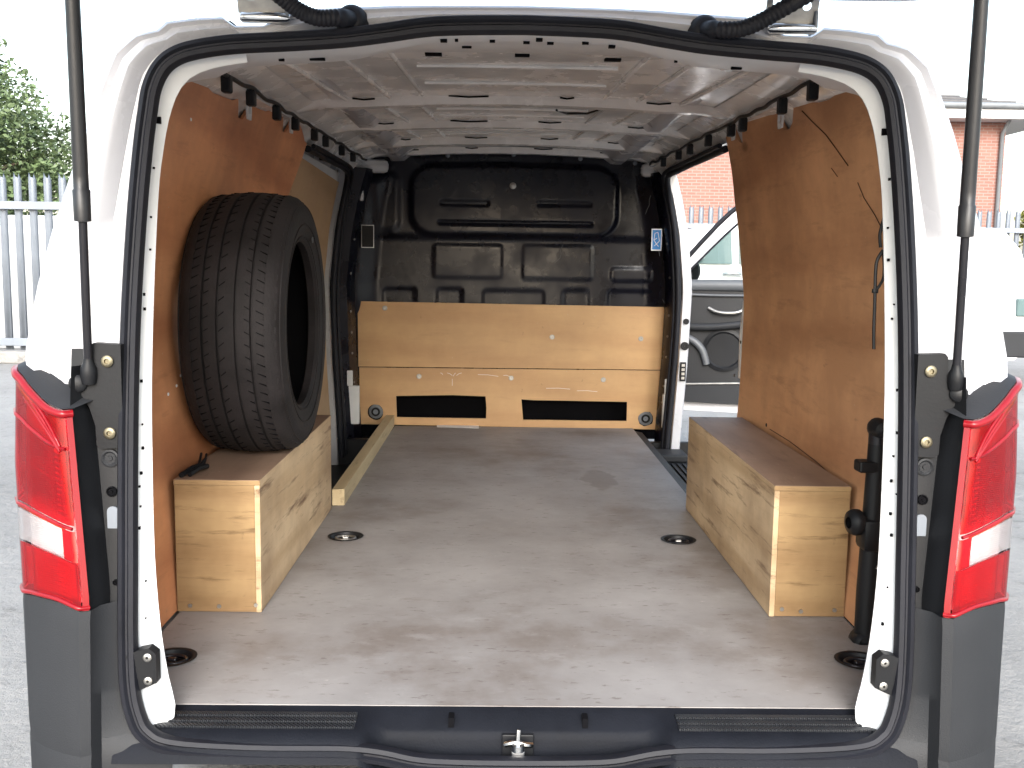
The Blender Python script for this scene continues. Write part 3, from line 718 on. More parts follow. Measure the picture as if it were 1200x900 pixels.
for s in (-1, 1):
    # corner piece above, bumper end below
    for z0, z1, nm in ((.532, .80, 'bumper_corner'), (.20, .548, 'bumper_end')):
        rows = []
        for i in range(15):
            r_ = []
            for u in US:
                z = z0 + (min(z1, lbot(u)-.002) - z0)*i/14; e = min(i, 14-i)/1.0
                r_.append(mir(s, lsec(u, z, (-.007 if nm == 'bumper_end' and z > .5295 else -.003 if e == 0 else 0))))
            p = r_[0]; zz = p.z
            sx_ = seal_x(max(zz, .50)); ax = interp(AX, zz)
            inner = [mir(s, (sx_-.004, yr(zz)+.006, zz)), mir(s, (sx_+.012, yr(zz)+.002, zz)), mir(s, (ax-.006, yr(zz)-.025, zz))]
            rows.append(inner+r_)
        MB().grid(rows).obj(nm, 'plastic', van, 35)
    # recess wall and mounting panel between lamp and seal
    rows = []
    for i in range(20):
        z = .74+(1.175-.74)*i/19; a = lsec(0, min(z, 1.11))
        rows.append([mir(s, (a.x+.006, yr(z)-.050, z)), mir(s, (a.x-.004, yr(z)-.02, z)), mir(s, (a.x-.012, yr(z)+.006, z))])
    MB().grid(rows).obj('lamp_recess_wall', 'dark', van, 40)
    rows = []
    for i in range(20):
        z = .62+(1.20-.62)*i/19; a = lsec(0, min(z, 1.11))
        rows.append([mir(s, (seal_x(z)-.002, yr(z)+.004, z)), mir(s, (a.x-.014, yr(z)+.004, z)), mir(s, (a.x+.03, yr(z)+.008, z))])
    mp_ = MB().grid(rows).obj('gutter_panel', 'dark', van, 40)
    for z, r_, mt in ((1.012, .016, 'plastic'), (.955, .009, 'hole'), (.74, .006, 'steel'), (.80, .005, 'hole')):
        MB().lathe([(0, r_), (.004, r_), (.005, r_*.8), (.002, r_*.6), (.002, r_*.3), (.004, r_*.25), (.004, .0004)], mir(s, (.5*(seal_x(z)+interp(AX, z)), yr(z)+.003, z)), (0, -1, 0), 16).obj('grommet', mt, mp_, 40)
    MB().plate([(s*x, z) for x, z in rrect(.698, .885, .718, .93, .009)], [], ((0, yr(.91)+.004, 0), (1, 0, 0), (0, 0, 1), (0, -1, 0)), .003).obj('window_slot', 'galv', mp_)
    # lamp
    side = 'left' if s < 0 else 'right'
    hb = MB().grid(lpatch(.05, 1, .01, .985, -.030, s, 16, 24))
    lamp = hb.obj('tail_light', 'refl', van, 60)
    for v0, v1, mt, nm in ((0, .235, 'red', 'red_lens'), (.245, .385, 'clear', 'reversing_lens'), (.390, .415, 'amber', 'amber_strip'), (.42, .80, 'red', 'red_lens'), (.81, .965, 'red', 'red_lens')):
        u0, u1 = (.045, .98)
        if nm == 'reversing_lens':
            u0, u1 = .17, .80
            for a, c in ((.045, .165), (.805, .98)):
                MB().grid(lpatch(a, c, v0-.01, v1+.006, 0, s, 4, 6)).obj('red_lens', 'red', lamp, 60)
        if nm == 'amber_strip': u0, u1 = .12, .82
        MB().grid(lpatch(u0, u1, v0, v1, .0015 if nm == 'red_lens' else .003, s, 18, 8)).obj(nm, mt, lamp, 60)
    # moulded rim, inner edge bar
    MB().grid(lpatch(0, .035, 0, .97, .004, s, 4, 16)).obj('lens_edge', 'redsolid', lamp, 50)
    tp = [mir(s, lsec(u, ltop(u)-.006, .002)) for u in US]
    MB().tube(crom(tp, 2), .007, 8).obj('lens_rim', 'redsolid', lamp, 60)
    bt = [mir(s, lsec(u, lbot(u)+.004, .001)) for u in US]
    MB().tube(crom(bt, 2), .004, 8).obj('lens_rim', 'redsolid', lamp, 60)
    for v in (.405, .805):
        MB().tube(crom([mir(s, lsec(u, lbot(u)+(ltop(u)-lbot(u))*v, .001)) for u in US[2:]], 2), .0032, 6).obj('lens_joint', 'redsolid', lamp, 60)
    # amber swoosh of the indicator, behind the top lens
    MB().tube(crom([mir(s, lsec(u, lbot(u)+(ltop(u)-lbot(u))*v, -.010)) for u, v in ((.95, .97), (.7, .955), (.45, .93), (.28, .89), (.16, .83))], 4), .009, 8, rr=[.009]*16+[.006]).obj('indicator_lens', 'amber', lamp, 60)
    for dv in (.0, .03, .055):
        MB().tube(crom([mir(s, lsec(u, lbot(u)+(ltop(u)-lbot(u))*v, .003)) for u, v in ((.55, .985-dv), (.35, .955-dv), (.2, .90-dv), (.11, .815-dv*.5))], 4), .0028, 6).obj('lens_ridge', 'redsolid', lamp, 60)
    # ribs and steps behind the lenses
    for a, c, d, e in ((.10, .22, .46, .78), (.24, .70, .45, .60), (.24, .70, .62, .78), (.72, .93, .46, .78), (.10, .60, .04, .21), (.62, .93, .04, .21)):
        MB().grid(lpatch(a, c, d, e, -.014, s, 6, 4)).obj('reflector_step', 'chrome' if a == .24 else 'refl', lamp, 60)
    for k in range(12):
        v = .46+k*.027
        MB().tube([mir(s, lsec(u, lbot(u)+(ltop(u)-lbot(u))*v, -.006)) for u in (.13, .16, .20)], .0026, 6).obj('reflector_rib', 'chrome', lamp)
    for k in range(9):
        v = .02+k*.024
        MB().tube([mir(s, lsec(u, lbot(u)+(ltop(u)-lbot(u))*v, -.005)) for u in (.12, .25, .38, .5)], .002, 6).obj('reflector_rib', 'refl', lamp)
    # grey cap over the lamp, runs up to the white pillar
    rows = []
    for u in US:
        a = lsec(u, ltop(u)+.002, -.004)
        e = interp([(0, .0), (.25, .03), (.55, .045), (1, .02)], u)
        rows.append([mir(s, a), mir(s, (a.x-.012-.01*(1-u), a.y+.03, a.z+.010)), mir(s, (a.x-.035+.03*u, yr(1.17)+.03+.12*u, 1.128+e)), mir(s, (a.x-.05+.04*u, yr(1.17)+.06+.14*u, 1.12+e))])
    MB().grid(rows).obj('lamp_cap', 'plastic', van, 40)
    # strut bracket
    c = [(.716, 1.212), (.765, 1.214), (.771, 1.208), (.773, 1.16), (.795, 1.150), (.800, 1.135), (.785, 1.118), (.775, 1.10), (.766, 1.07), (.765, 1.036), (.757, 1.030), (.722, 1.032), (.717, 1.038)]
    bk_ = MB().plate([(s*(.045+(x-.045)*.95+.006), z) for x, z in c], [], ((0, yr(1.12)-.002, 0), (1, 0, 0), (0, 0, 1), (0, -1, 0)), .022).obj('strut_bracket', 'dark', van)
    for z in (1.183, 1.058):
        MB().lathe([(0, .0105), (.004, .0105), (.006, .008), (.006, .0045), (.002, .0038), (.002, .0004)], mir(s, (.711, yr(1.12)-.024, z)), (0, -1, 0), 14).obj('bolt', 'brass', bk_, 40)
    # gas strut
    lo = on(*((104, 440) if s < 0 else (1120, 447)), y=-.105); mid = on(*((97, 259) if s < 0 else (1131, 277)), y=-.135); tp_ = on(*((85, 0) if s < 0 else (1150, 0)), y=-.175)
    dr = (tp_-mid).normalized(); end = mid + dr*.58
    gs = MB().tube([lo, mid+dr*.01], .0072, 12).obj('gas_strut', 'rod', van, 60)
    MB().lathe([(-.002, .004), (.0, .0135), (.05, .0140), (.052, .0122), (.075, .0122), (.58, .0108), (.585, .002)], mid, dr, 16).obj('cylinder', 'cyl', gs, 50)
    MB().lathe([(-.016, .004), (-.014, .012), (.0, .014), (.014, .013), (.022, .009), (.03, .0075)], lo, (mid-lo), 14).obj('ball_socket', 'dark', gs, 50)
    MB().lathe([(0, .015), (.03, .015), (.034, .010), (.034, .0005)], mir(s, (.768, yr(1.135)-.005, 1.142)), (-.25*s, -1, .1), 14).obj('ball_stud', 'dark', gs, 50)
MB().box((-.74, -.30, .22), (.74, -.205, .455), .03).obj('rear_bumper', 'dark', van, 40)
MB().box((-.74, -.215, .30), (.74, -.19, .470), .01).obj('bumper_lip', 'hole', van, 40)

# ---- tailgate raised overhead, hinges, wiring hoses
sl = .10
def tgz(y): return 1.826 + sl*(.0-y)
rows = []
for k in range(14):
    y = .0-k*.102
    xw = .735-.03*sm(0, -1.2, y)
    rows.append([(-xw, y, tgz(y)+.05), (-xw+.02, y, tgz(y)+.004), (-xw+.08, y, tgz(y)), (-.3, y, tgz(y)), (.3, y, tgz(y)), (xw-.08, y, tgz(y)), (xw-.02, y, tgz(y)+.004), (xw, y, tgz(y)+.05), (.4, y+.02, tgz(y)+.095), (-.4, y+.02, tgz(y)+.095), (-xw, y, tgz(y)+.05)])
tg_ = MB().grid(rows); n_ = 11
tg_.f += [tuple(range(10)), tuple(13*n_+k for k in range(10))]
tg_.obj('tailgate', 'white', van, 40)
for s in (-1, 1):
    c = on(311, 22, y=.045) if s < 0 else on(925, 35, y=.045)
    hg = MB().tube([(c.x-.043, c.y-.01, c.z), (c.x-.038, c.y-.01, c.z), (c.x+.042, c.y-.01, c.z), (c.x+.047, c.y-.01, c.z)], .010, 12, rr=[.006, .010, .010, .006]).obj('hinge', 'chrome', van, 50)
    fr_ = ((c.x, c.y-.006, c.z+.012), (1, 0, 0), (0, -.35, .93), (0, .93, .35))
    MB().plate([(-.047, -.004), (.047, -.004), (.047, .085), (-.047, .085)], [circ(.026, .028, .0085, 10), circ(.008, .034, .006, 10), rrect(-.036, .018, -.010, .052, .008, 3)], fr_, .004).obj('hinge_plate', 'steel', hg)
    MB().box((c.x+.040, c.y-.02, c.z), (c.x+.046, c.y+.01, c.z+.03), .002).obj('hinge_ear', 'galv', hg)
    if s < 0: q = [on(412, 24, y=.04), on(395, 21, y=.00), on(372, 21, y=-.015), on(350, 12, y=-.02), on(330, -3, y=-.03), on(305, -22, y=-.04)]
    else: q = [on(826, 36, y=.04), on(842, 35, y=.00), on(868, 34, y=-.015), on(893, 24, y=-.02), on(918, 10, y=-.03), on(950, -8, y=-.04)]
    pts = crom(q, 10); rr = [(.0135 + (.0016 if i % 2 else 0)) if i > 8 else .017 for i in range(len(pts))]
    ho = MB().tube(pts, .014, 12, rr=rr).obj('wiring_hose', 'seal', van, 30)
    MB().lathe([(-.012, .028), (.0, .030), (.014, .026), (.022, .018), (.022, .001)], q[0]+V((0, .008, 0)), (0, -1, .15), 20).obj('grommet', 'seal', ho, 50)

# ---- front side door (right), standing open
HP = V((.955, 4.30, 0)); DA = R(72)
du = V((math.sin(DA), -math.cos(DA), 0)); dn = V((-math.cos(DA), -math.sin(DA), 0))   # along the door, towards the cab side
def dp(u, z, n=0.0): return HP + du*u + dn*n + V((0, 0, z))
def dplate(pts, holes, n0, th, name, mat, par): return MB().plate(pts, holes, (dp(0, 0, n0), du, (0, 0, 1), dn), th).obj(name, mat, par)
out_ = [(.0, .48), (1.02, .48), (1.05, 1.0), (1.05, 1.30), (1.0, 1.70), (.86, 1.80), (.62, 1.795), (.40, 1.66), (.10, 1.33), (0, 1.24)]
hole_ = [(.12, 1.275), (1.0, 1.275), (.955, 1.66), (.84, 1.745), (.64, 1.74), (.44, 1.61), (.16, 1.32)]
fd = dplate(out_, [hole_], -.04, .05, 'front_door', 'white', van)
dplate([(.11, 1.27), (1.01, 1.27), (.96, 1.67), (.84, 1.75), (.64, 1.745), (.43, 1.615), (.15, 1.32)], [], -.015, .004, 'window_pane', 'pane', fd)
e_ = crom([dp(u, z, .012) for u, z in ((.02, 1.275), (.12, 1.365), (.40, 1.672), (.62, 1.800), (.86, 1.805), (.99, 1.71), (1.04, 1.3))], 4)
MB().tube(e_, .014, 7).obj('door_frame_seal', 'seal', fd, 60)
e_ = crom([dp(u, z, .012) for u, z in ((.13, 1.285), (.17, 1.325), (.445, 1.605), (.645, 1.732), (.835, 1.737), (.945, 1.655), (.99, 1.28))], 4)
MB().tube(e_, .007, 6).obj('glass_run', 'seal', fd, 60)
dplate([(.02, .535), (1.0, .535), (1.03, 1.0), (1.03, 1.225), (.03, 1.225)], [], .008, .035, 'door_card', 'card', fd)
MB().tube([dp(.03, 1.238, .03), dp(.5, 1.245, .035), dp(1.02, 1.245, .03)], .036, 10).obj('door_roll', 'cardl', fd, 60)
dplate([(.02, .535), (1.0, .535), (1.01, .68), (.6, .665), (.02, .63)], [], .043, .006, 'lower_panel', 'plastic', fd)
MB().tube([dp(.02, .635, .05), dp(.6, .67, .05), dp(1.0, .685, .05)], .008, 8).obj('trim_strip', 'steel', fd, 60)
MB().tube(crom([dp(.05, 1.00, .055), dp(.3, .995, .07), (dp(.6, 1.03, .075)), dp(.98, 1.06, .06)], 4), .022, 8).obj('armrest', 'plastic', fd, 60)
MB().tube(crom([dp(.30, 1.11, .06), dp(.36, 1.085, .075), dp(.46, 1.085, .075), dp(.53, 1.115, .06)], 4), .011, 8).obj('handle', 'steel', fd, 60)
MB().tube(crom([dp(.06, 1.19, .05), dp(.3, 1.185, .055), dp(.55, 1.185, .055), dp(.68, 1.16, .05)], 4), .008, 8).obj('trim_strip', 'cardl', fd, 60)
MB().lathe([(0, .13), (.012, .13), (.016, .11), (.006, .10), (.004, .001)], dp(.40, .86, .043), dn, 24).obj('speaker', 'dark', fd, 40)
MB().tube(crom([dp(.08, .95, .055), dp(.20, .92, .06), dp(.27, .86, .06), dp(.30, .77, .055)], 4), .022, 8).obj('pocket_rim', 'cardl', fd, 60)
for u in (.02, .06): MB().box(dp(u, .49, -.05), dp(u+.03, .52, .02)).obj('hinge', 'white', fd)
q_ = [on(px, py, y=1.625) for px, py in ((871, 352), (876, 375), (876, 446), (865, 443), (867, 388))]
MB().plate([(p.x, p.z) for p in q_], [], ((0, 1.615, 0), (1, 0, 0), (0, 0, 1), (0, 1, 0)), .012).obj('pillar_flange', 'white_in', van)
# door mirror outside the glass
c = dp(.165, 1.325, -.17)
mh = MB().lathe([(-.06, .004), (-.055, .045), (-.02, .062), (.04, .066), (.06, .058), (.062, .001)], c, dn, 18)
for k in range(len(mh.v)): mh.v[k] = V((c.x+(mh.v[k].x-c.x)*.85, c.y+(mh.v[k].y-c.y)*.85, c.z+(mh.v[k].z-c.z)*1.15))
mo = mh.obj('door_mirror', 'dark', fd, 50)
MB().tube([c+V((0, 0, -.02)), dp(.15, 1.29, -.02)], .022, 8).obj('mirror_arm', 'dark', mo, 50)
# rear wheels under the arches
for s in (-1, 1):
    c = V((s*.80, .90, .335))
    wh = MB().lathe([(-.10, .22), (-.11, .27), (-.10, .315), (-.07, .333), (.07, .333), (.10, .315), (.11, .27), (.10, .22)], c, (1, 0, 0), 40).obj('wheel', 'tyre', van, 40)
    MB().lathe([(0, .222), (.03, .215), (.035, .20), (.01, .16), (.03, .06), (.035, .001)], c+V((s*.06, 0, 0)), (s, 0, 0), 30).obj('rim', 'galv', wh, 40)

# ================================================================== LOAD SPACE CONTENTS
# floor sheet
fo = [(-.655, -.084), (.655, -.084), (.700, .02), (.755, .14), (.762, .30), (.762, 1.42), (.632, 1.44), (.632, 3.03), (-.535, 3.03), (-.560, 1.40), (-.758, 1.40), (-.758, .30), (-.750, .14), (-.697, .02)]
rings = [on(405, 629, z=FL), on(795, 633, z=FL), V((-.690, .125, FL)), V((.706, .135, FL))]
flo = MB().plate(fo, [circ(p.x, p.y, .046 if i < 2 else .043, 24) for i, p in enumerate(rings)], ((0, 0, FL), (1, 0, 0), (0, 1, 0), (0, 0, -1)), .012).obj('floor_sheet', 'floor')
tag(flo, 'worn grey brown sheet covering the van load floor from sill to bulkhead', 'floor sheet')
for i, p in enumerate(rings):                   # lashing points sunk in the floor
    r_ = .046 if i < 2 else .043
    cup = MB().lathe([(.003, r_+.006), (.0035, r_), (.002, r_-.003), (-.010, r_-.008), (-.014, r_*.6), (-.014, .0005)], p, (0, 0, 1), 24).obj('lashing_cup', 'dark', van, 40)
    a0 = i*1.3
    MB().tube([p+V((math.cos(a0+k*math.pi/8)*.028, math.sin(a0+k*math.pi/8)*.022, -.004)) for k in range(17)], .0045, 7, cap=False).obj('ring', 'steel' if i == 0 else 'rod', cup, 60)
    MB().box(p+V((-.009, -.007, -.012)), p+V((.009, .007, .001)), .003).obj('ring_clip', 'steel' if i < 2 else 'rod', cup)
if True:
    p = on(505, 502, z=FL)
    tag(MB().add([on(512, 497, z=FL+.002), on(512, 500.5, z=FL+.002), on(561, 502, z=FL+.002), on(561, 498.5, z=FL+.002)], [(0, 1, 2, 3)]).obj('paper_strip', 'stick', solid=.001), 'thin white strip on the floor edge under the bulkhead board', 'strip')

# bulkhead boards
YF = 3.050
def scr(p, par, m_='steel'): MB().lathe([(0, .0125), (.002, .0125), (.003, .0115), (.003, .007), (.006, .006), (.006, .003), (.004, .002), (.004, .0003)], p, (0, -1, 0), 14).obj('screw', m_, par, 40)
def bp(px, py): p = on(px, py, y=YF); return (p.x, p.z)
ub = MB().plate([bp(419, 353), bp(420, 429.5), bp(780.5, 433.5), bp(783, 360)], [], ((0, YF, 0), (1, 0, 0), (0, 0, 1), (0, 1, 0)), .012).obj('upper_board', 'ply_tan', origin=(.03, YF, .84))
tag(ub, 'plain tan plywood board screwed across the black bulkhead, above the slotted board', 'board')
for px, py in ((451, 361), (647, 395), (751, 397)): a, c = bp(px, py); scr((a, YF-.0005, c), ub)
sl1 = [bp(464, 464), bp(465, 489), bp(569.5, 490.5), bp(570, 478), bp(569, 464.5), bp(530, 463)]
sl2 = [bp(611, 468), bp(613, 492), bp(734.5, 493.5), bp(735, 471), bp(660, 469.5), bp(625, 469)]
h1, h2 = bp(440, 483), bp(757, 491)
lb = MB().plate([bp(421, 430.5), bp(422, 497), bp(776, 503.5), bp(780, 434.5)], [sl1, sl2, circ(h1[0], h1[1], .039, 18, .05, 3), circ(h2[0], h2[1], .038, 18, .08, 4)], ((0, YF, 0), (1, 0, 0), (0, 0, 1), (0, 1, 0)), .012).obj('lower_board', 'ply_tan', origin=(.03, YF, .56))
tag(lb, 'tan plywood board with two long slots and two round holes at the bulkhead foot', 'board')
for px, py in ((491, 441), (599, 443), (707, 445)): a, c = bp(px, py); scr((a, YF-.0005, c), lb)
for (a, c), tl in ((h1, .5), (h2, -.6)):        # lashing rings seen through the round holes
    pk = MB().lathe([(0, .036), (.004, .034), (.006, .024), (.010, .022), (.010, .001)], (a, YF+.022, c), (0, -1, 0), 18).obj('lashing_point', 'galv', van, 40)
    MB().tube([(a+.017*math.cos(k*math.pi/8), YF+.008, c+.017*math.sin(k*math.pi/8)) for k in range(17)], .005, 7, cap=False).obj('ring', 'dark', pk, 60)

for k, (a, c) in enumerate((((524, 437), (530, 440)), ((531, 441), (534, 437)), ((535, 440), (541, 437)), ((530, 444), (530, 452)), ((560, 439), (584, 441)), ((590, 440), (597, 441)), ((516, 437), (519, 439)), ((640, 455), (668, 456)), ((676, 458), (700, 459)))):
    q0, q1 = bp(*a), bp(*c); MB().tube([(q0[0], YF-.0004, q0[1]), ((q0[0]+q1[0])/2, YF-.0006, (q0[1]+q1[1])/2+.003), (q1[0], YF-.0004, q1[1])], .0011, 4).obj('chalk_mark', 'stick', lb)
a, c = bp(778, 388), bp(788, 401)
tag(MB().box((a[0], YF-.010, c[1]), (c[0], YF-.008, a[1])).obj('paper_tag', 'stick', origin=((a[0]+c[0])/2, YF-.009, c[1])), 'small white tag stuck at the edge of the upper tan board', 'tag')
# side linings: curved plywood sheets with uneven top edges
def lining(s, y0, yf, zt, mat, label, zb=.562):
    def sheet(off):
        rows = []
        for i in range(41):
            k = i/40; r_ = []
            for j in range(25):
                q = j/24; zmid = zb+(1.8-zb)*q
                y = y0 + (yf(zmid)-y0)*k; z = zb + (zt(y)-zb)*q
                r_.append(mir(s, (X(z)+off, y, z)))
            rows.append(r_)
        return rows
    a, c = sheet(0), sheet(.009); m_ = MB().grid(a).grid(c); n_ = 25; o2 = 41*25
    edge = [j for j in range(25)] + [i*25+24 for i in range(1, 41)] + [40*25+j for j in range(23, -1, -1)] + [i*25 for i in range(39, 0, -1)]
    for p, q in zip(edge, edge[1:]+edge[:1]): m_.f.append((p, q, q+o2, p+o2))
    o = m_.obj('plywood_panel', mat, None, 40, origin=(s*.77, (y0+yf(1.2))/2, zb)); tag(o, label, 'panel'); return o
rl = random.Random(3)
wob = [rl.uniform(-.010, .010) for _ in range(40)]
def ztl(y):
    z = ztop(y) + wob[int(y*9) % 40]*.6
    for c in (.86, 1.36): z -= .045*sm(.06, .03, abs(y-c))
    return z - .05*sm(1.5, 1.72, y)
def ztr(y):
    z = ztop(y) + wob[int(y*8+11) % 40]*.5
    for c in (.86, 1.36): z -= .05*sm(.055, .03, abs(y-c))
    return z - .03*sm(1.42, 1.56, y)
pl_ = lining(-1, .04, lambda z: 1.42+.30*sm(1.25, 1.8, z), ztl, 'ply_red', 'reddish plywood sheet lining the van side behind the tyre')
pr_ = lining(1, .04, lambda z: 1.57+.02*math.sin(z*5)-.05*sm(1.55, 1.8, z), ztr, 'ply_brown', 'brown plywood sheet lining the van side beside the open sliding door')
pd_ = lining(-1, 1.30, lambda z: 2.735, lambda y: 1.735-.02*(y-1.3), 'ply_door', 'pale plywood sheet on the inside of the closed sliding door', .60)
for q in pd_.data.vertices: q.co.x -= .032
# splits and scratches in the right sheet
def on_lin(px, py, s=1):
    v = ray(px, py)
    for k in range(150, 420):
        p = CAM+v*(k*.01)
        if s*p.x >= X(p.z)-.002: return V((s*(X(p.z)-.0012), p.y, p.z))
    return CAM+v*3
for pts, r_ in (([(941, 130), (952, 142), (968, 158), (982, 176), (995, 194)], .0014), ([(1005, 214), (1014, 232), (1026, 252), (1036, 272)], .0011), ([(975, 197), (981, 207)], .0009), ([(903, 503), (925, 517), (955, 540), (985, 566)], .0012)):
    MB().tube([on_lin(*p) for p in pts], r_, 5).obj('split', 'crack', pr_)
for px, py in ((898, 498), (868, 401), (861, 440), (905, 560)):
    p = on_lin(px, py); MB().lathe([(0, .006), (.002, .005), (.002, .0003)], p, (-1, 0, 0), 8).obj('screw', 'dark', pr_)
for px, py in ((207, 452), (196, 462), (211, 440), (222, 140)):
    p = on_lin(px, py, -1); MB().lathe([(0, .004), (.002, .0035), (.002, .0003)], p, (1, 0, 0), 8).obj('screw', 'stick', pl_)
# wheel-arch boxes
ZB = .868
def arch_box(s, xi, xo, y0, y1, label, seed):
    t_ = thing('wheel_arch_box', (s*(xi+xo)/2, y0, FL), label, 'plywood box')
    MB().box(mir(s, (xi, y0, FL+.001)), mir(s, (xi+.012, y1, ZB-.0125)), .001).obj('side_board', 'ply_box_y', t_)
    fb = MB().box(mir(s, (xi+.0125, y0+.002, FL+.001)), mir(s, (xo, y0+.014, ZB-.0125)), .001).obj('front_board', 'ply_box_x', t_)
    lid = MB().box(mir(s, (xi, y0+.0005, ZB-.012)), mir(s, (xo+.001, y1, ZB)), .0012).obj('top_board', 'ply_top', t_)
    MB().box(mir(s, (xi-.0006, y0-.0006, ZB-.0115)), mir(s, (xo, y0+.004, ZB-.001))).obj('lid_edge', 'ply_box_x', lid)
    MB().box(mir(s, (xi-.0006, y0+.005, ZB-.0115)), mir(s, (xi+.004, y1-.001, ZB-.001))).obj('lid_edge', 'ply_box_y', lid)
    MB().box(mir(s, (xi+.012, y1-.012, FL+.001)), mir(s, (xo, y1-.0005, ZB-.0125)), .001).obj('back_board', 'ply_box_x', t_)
    rs = random.Random(seed)
    for k in range(3):
        x = xi+.02+k*(xo-xi-.05)/2+rs.uniform(-.01, .01)
        MB().lathe([(0, .005), (.0015, .0048), (.0015, .0003)], mir(s, (x, y0, FL+.016+rs.uniform(-.003, .003))), (0, -1, 0), 10).obj('screw', 'steel', fb, 40)
    return t_
arch_box(-1, .572, .764, .39, 1.36, 'plywood wheel arch box with a tyre standing on its lid', 1)
rb_ = arch_box(1, .590, .764, .39, 1.41, 'plywood wheel arch box with an empty lid, beside the black jack', 2)
# pine batten
tag(MB().add([(-.577, 1.405, FL), (-.538, 1.412, FL), (-.538, 3.02, FL), (-.577, 3.02, FL), (-.577, 1.405, FL+.054), (-.538, 1.412, FL+.054), (-.538, 3.02, FL+.054), (-.577, 3.02, FL+.054)],
             [(0, 3, 2, 1), (4, 5, 6, 7), (0, 1, 5, 4), (1, 2, 6, 5), (2, 3, 7, 6), (3, 0, 4, 7)]).obj('timber_batten', 'pine', origin=(-.557, 2.2, FL)), 'square pale pine batten lying along the floor edge beside the step well', 'batten')

# tyre standing on the left box
TC = V((-.652, .760, ZB+.330)); TW, TR = .112, .330
ty = thing('tyre', (TC.x, TC.y, ZB), 'black tyre without a rim standing on a plywood wheel arch box', 'tyre')
prof_ = [(-.075, .212), (-.092, .208), (-.098, .216), (-.101, .235), (-.107, .262), (-.106, .288), (-.098, .306), (-.086, .3185), (-.074, .3225)]
rib_edges = [(-.074, -.052), (-.046, -.021), (-.015, .015), (.021, .046), (.052, .074)]
tread = []
for k, (a, c) in enumerate(rib_edges):
    za = lambda h: TR - .0022*(h/.05)**2*2
    tread += [(a, za(a)-.0005), (c, za(c)-.0005)]
    if k < 4: d = rib_edges[k+1][0]; tread += [(c+.0012, za(c)-.0085), (d-.0012, za(d)-.0085)]
inner = [(.075, .212), (.070, .222), (.085, .255), (.088, .285), (.07, .305), (-.07, .305), (-.088, .285), (-.085, .255), (-.070, .222)]
WS = 1.13                                      # wider than the base section
full = [(a*WS, r_) for a, r_ in prof_ + tread + [(-a, r_) for a, r_ in reversed(prof_)]]
ca = MB().lathe(full, TC, (1, 0, 0), 96).obj('carcass', 'tyre', ty, 28)
MB().lathe([(a*WS, r_) for a, r_ in [(.075, .212)]+inner[1:]+[(-.075, .212)]], TC, (1, 0, 0), 72).obj('inner_liner', 'hole', ty, 40)  # inside coloured near-black to stand in for the shade in the hollow
def ring_block(i, n, a, c, h0, h1, rr0, rr1, skew=0.0, wdt=.5):
    m_ = MB(); th = 2*math.pi*i/n
    vs = []
    for rr in (rr0, rr1):
        for h, sk in ((a, 0), (c, skew)):
            for e in (-wdt, wdt):
                q = th + sk + e*2*math.pi/n
                vs.append(TC+V((h, math.sin(q)*rr, math.cos(q)*rr)))
    return vs
BF = [(0, 1, 3, 2), (4, 6, 7, 5), (0, 4, 5, 1), (2, 3, 7, 6), (0, 2, 6, 4), (1, 5, 7, 3)]
sip = MB()                                     # sipe cuts: dark thin bars sunk in the ribs, too many to pick apart
for k, (a, c, sk, n_) in enumerate(((-.074, -.058, .03, 84), (.056, .074, -.03, 84), (-.046, -.036, .02, 72), (.036, .046, -.02, 72), (-.015, -.004, .03, 60))):
    for i in range(n_): sip.add(ring_block(i, n_, a, c, 0, 0, TR-.010, TR+.0004-.004*((a+c)/2/.05)**2*1.05, sk, .04), BF)
for q in range(len(sip.v)): sip.v[q].x = TC.x+(sip.v[q].x-TC.x)*WS
so_ = sip.obj('tread_sipes', 'hole', ty); so_['kind'] = 'stuff'
sh = MB()                                      # shoulder bars, both sides
for s in (-1, 1):
    for i in range(64): sh.add(ring_block(i, 64, s*.073, s*.096, 0, 0, .3050, .3075, s*.012, .22), BF)
for q in range(len(sh.v)):
    p = sh.v[q]-TC; rr = math.hypot(p.y, p.z); tgt = interp([(.073, .3236), (.086, .3196), (.097, .3085)], abs(p.x)) - (0 if rr > .306 else .006)
    sh.v[q] = TC+V((p.x, p.y/rr*tgt, p.z/rr*tgt))
for q in range(len(sh.v)): sh.v[q].x = TC.x+(sh.v[q].x-TC.x)*WS
so_ = sh.obj('shoulder_bars', 'tyre', ty); so_['kind'] = 'stuff'
for s in (-1, 1):
    for rr, h in ((.300, .1015), (.252, .1055), (.222, .0995)):
        MB().tube([TC+V((s*h*WS, math.sin(k*math.pi/36)*rr, math.cos(k*math.pi/36)*rr)) for k in range(73)], .0018, 5, cap=False).obj('sidewall_ridge', 'tyre', ty, 60)
p = TC+V((.1195, .09, .215)); MB().lathe([(0, .008), (.002, .008), (.002, .0004)], p, (1, 0, 0), 10).obj('paint_dot', 'cardl', ty)
# black strap end poking out beside the tyre box
p = on(226, 553, z=ZB+.004)
sb = MB()
for k, (a, c) in enumerate((((212, 557), (238, 546)), ((222, 556), (243, 548)), ((232, 548), (236, 539)), ((238, 549), (242, 540)), ((226, 553), (241, 545)))):
    q0, q1 = on(*a, z=ZB+.006), on(*c, z=ZB+.008); sb.tube([q0, q0.lerp(q1, .5)+V((0, 0, .006)), q1+V((0, 0, .004 if k < 2 else .016))], .006 if k < 2 else .003, 7)
tag(sb.obj('strap_end', 'dark', None, 50, origin=(p.x, p.y, ZB)), 'frayed black strap end lying on the plywood lid below the tyre', 'strap')

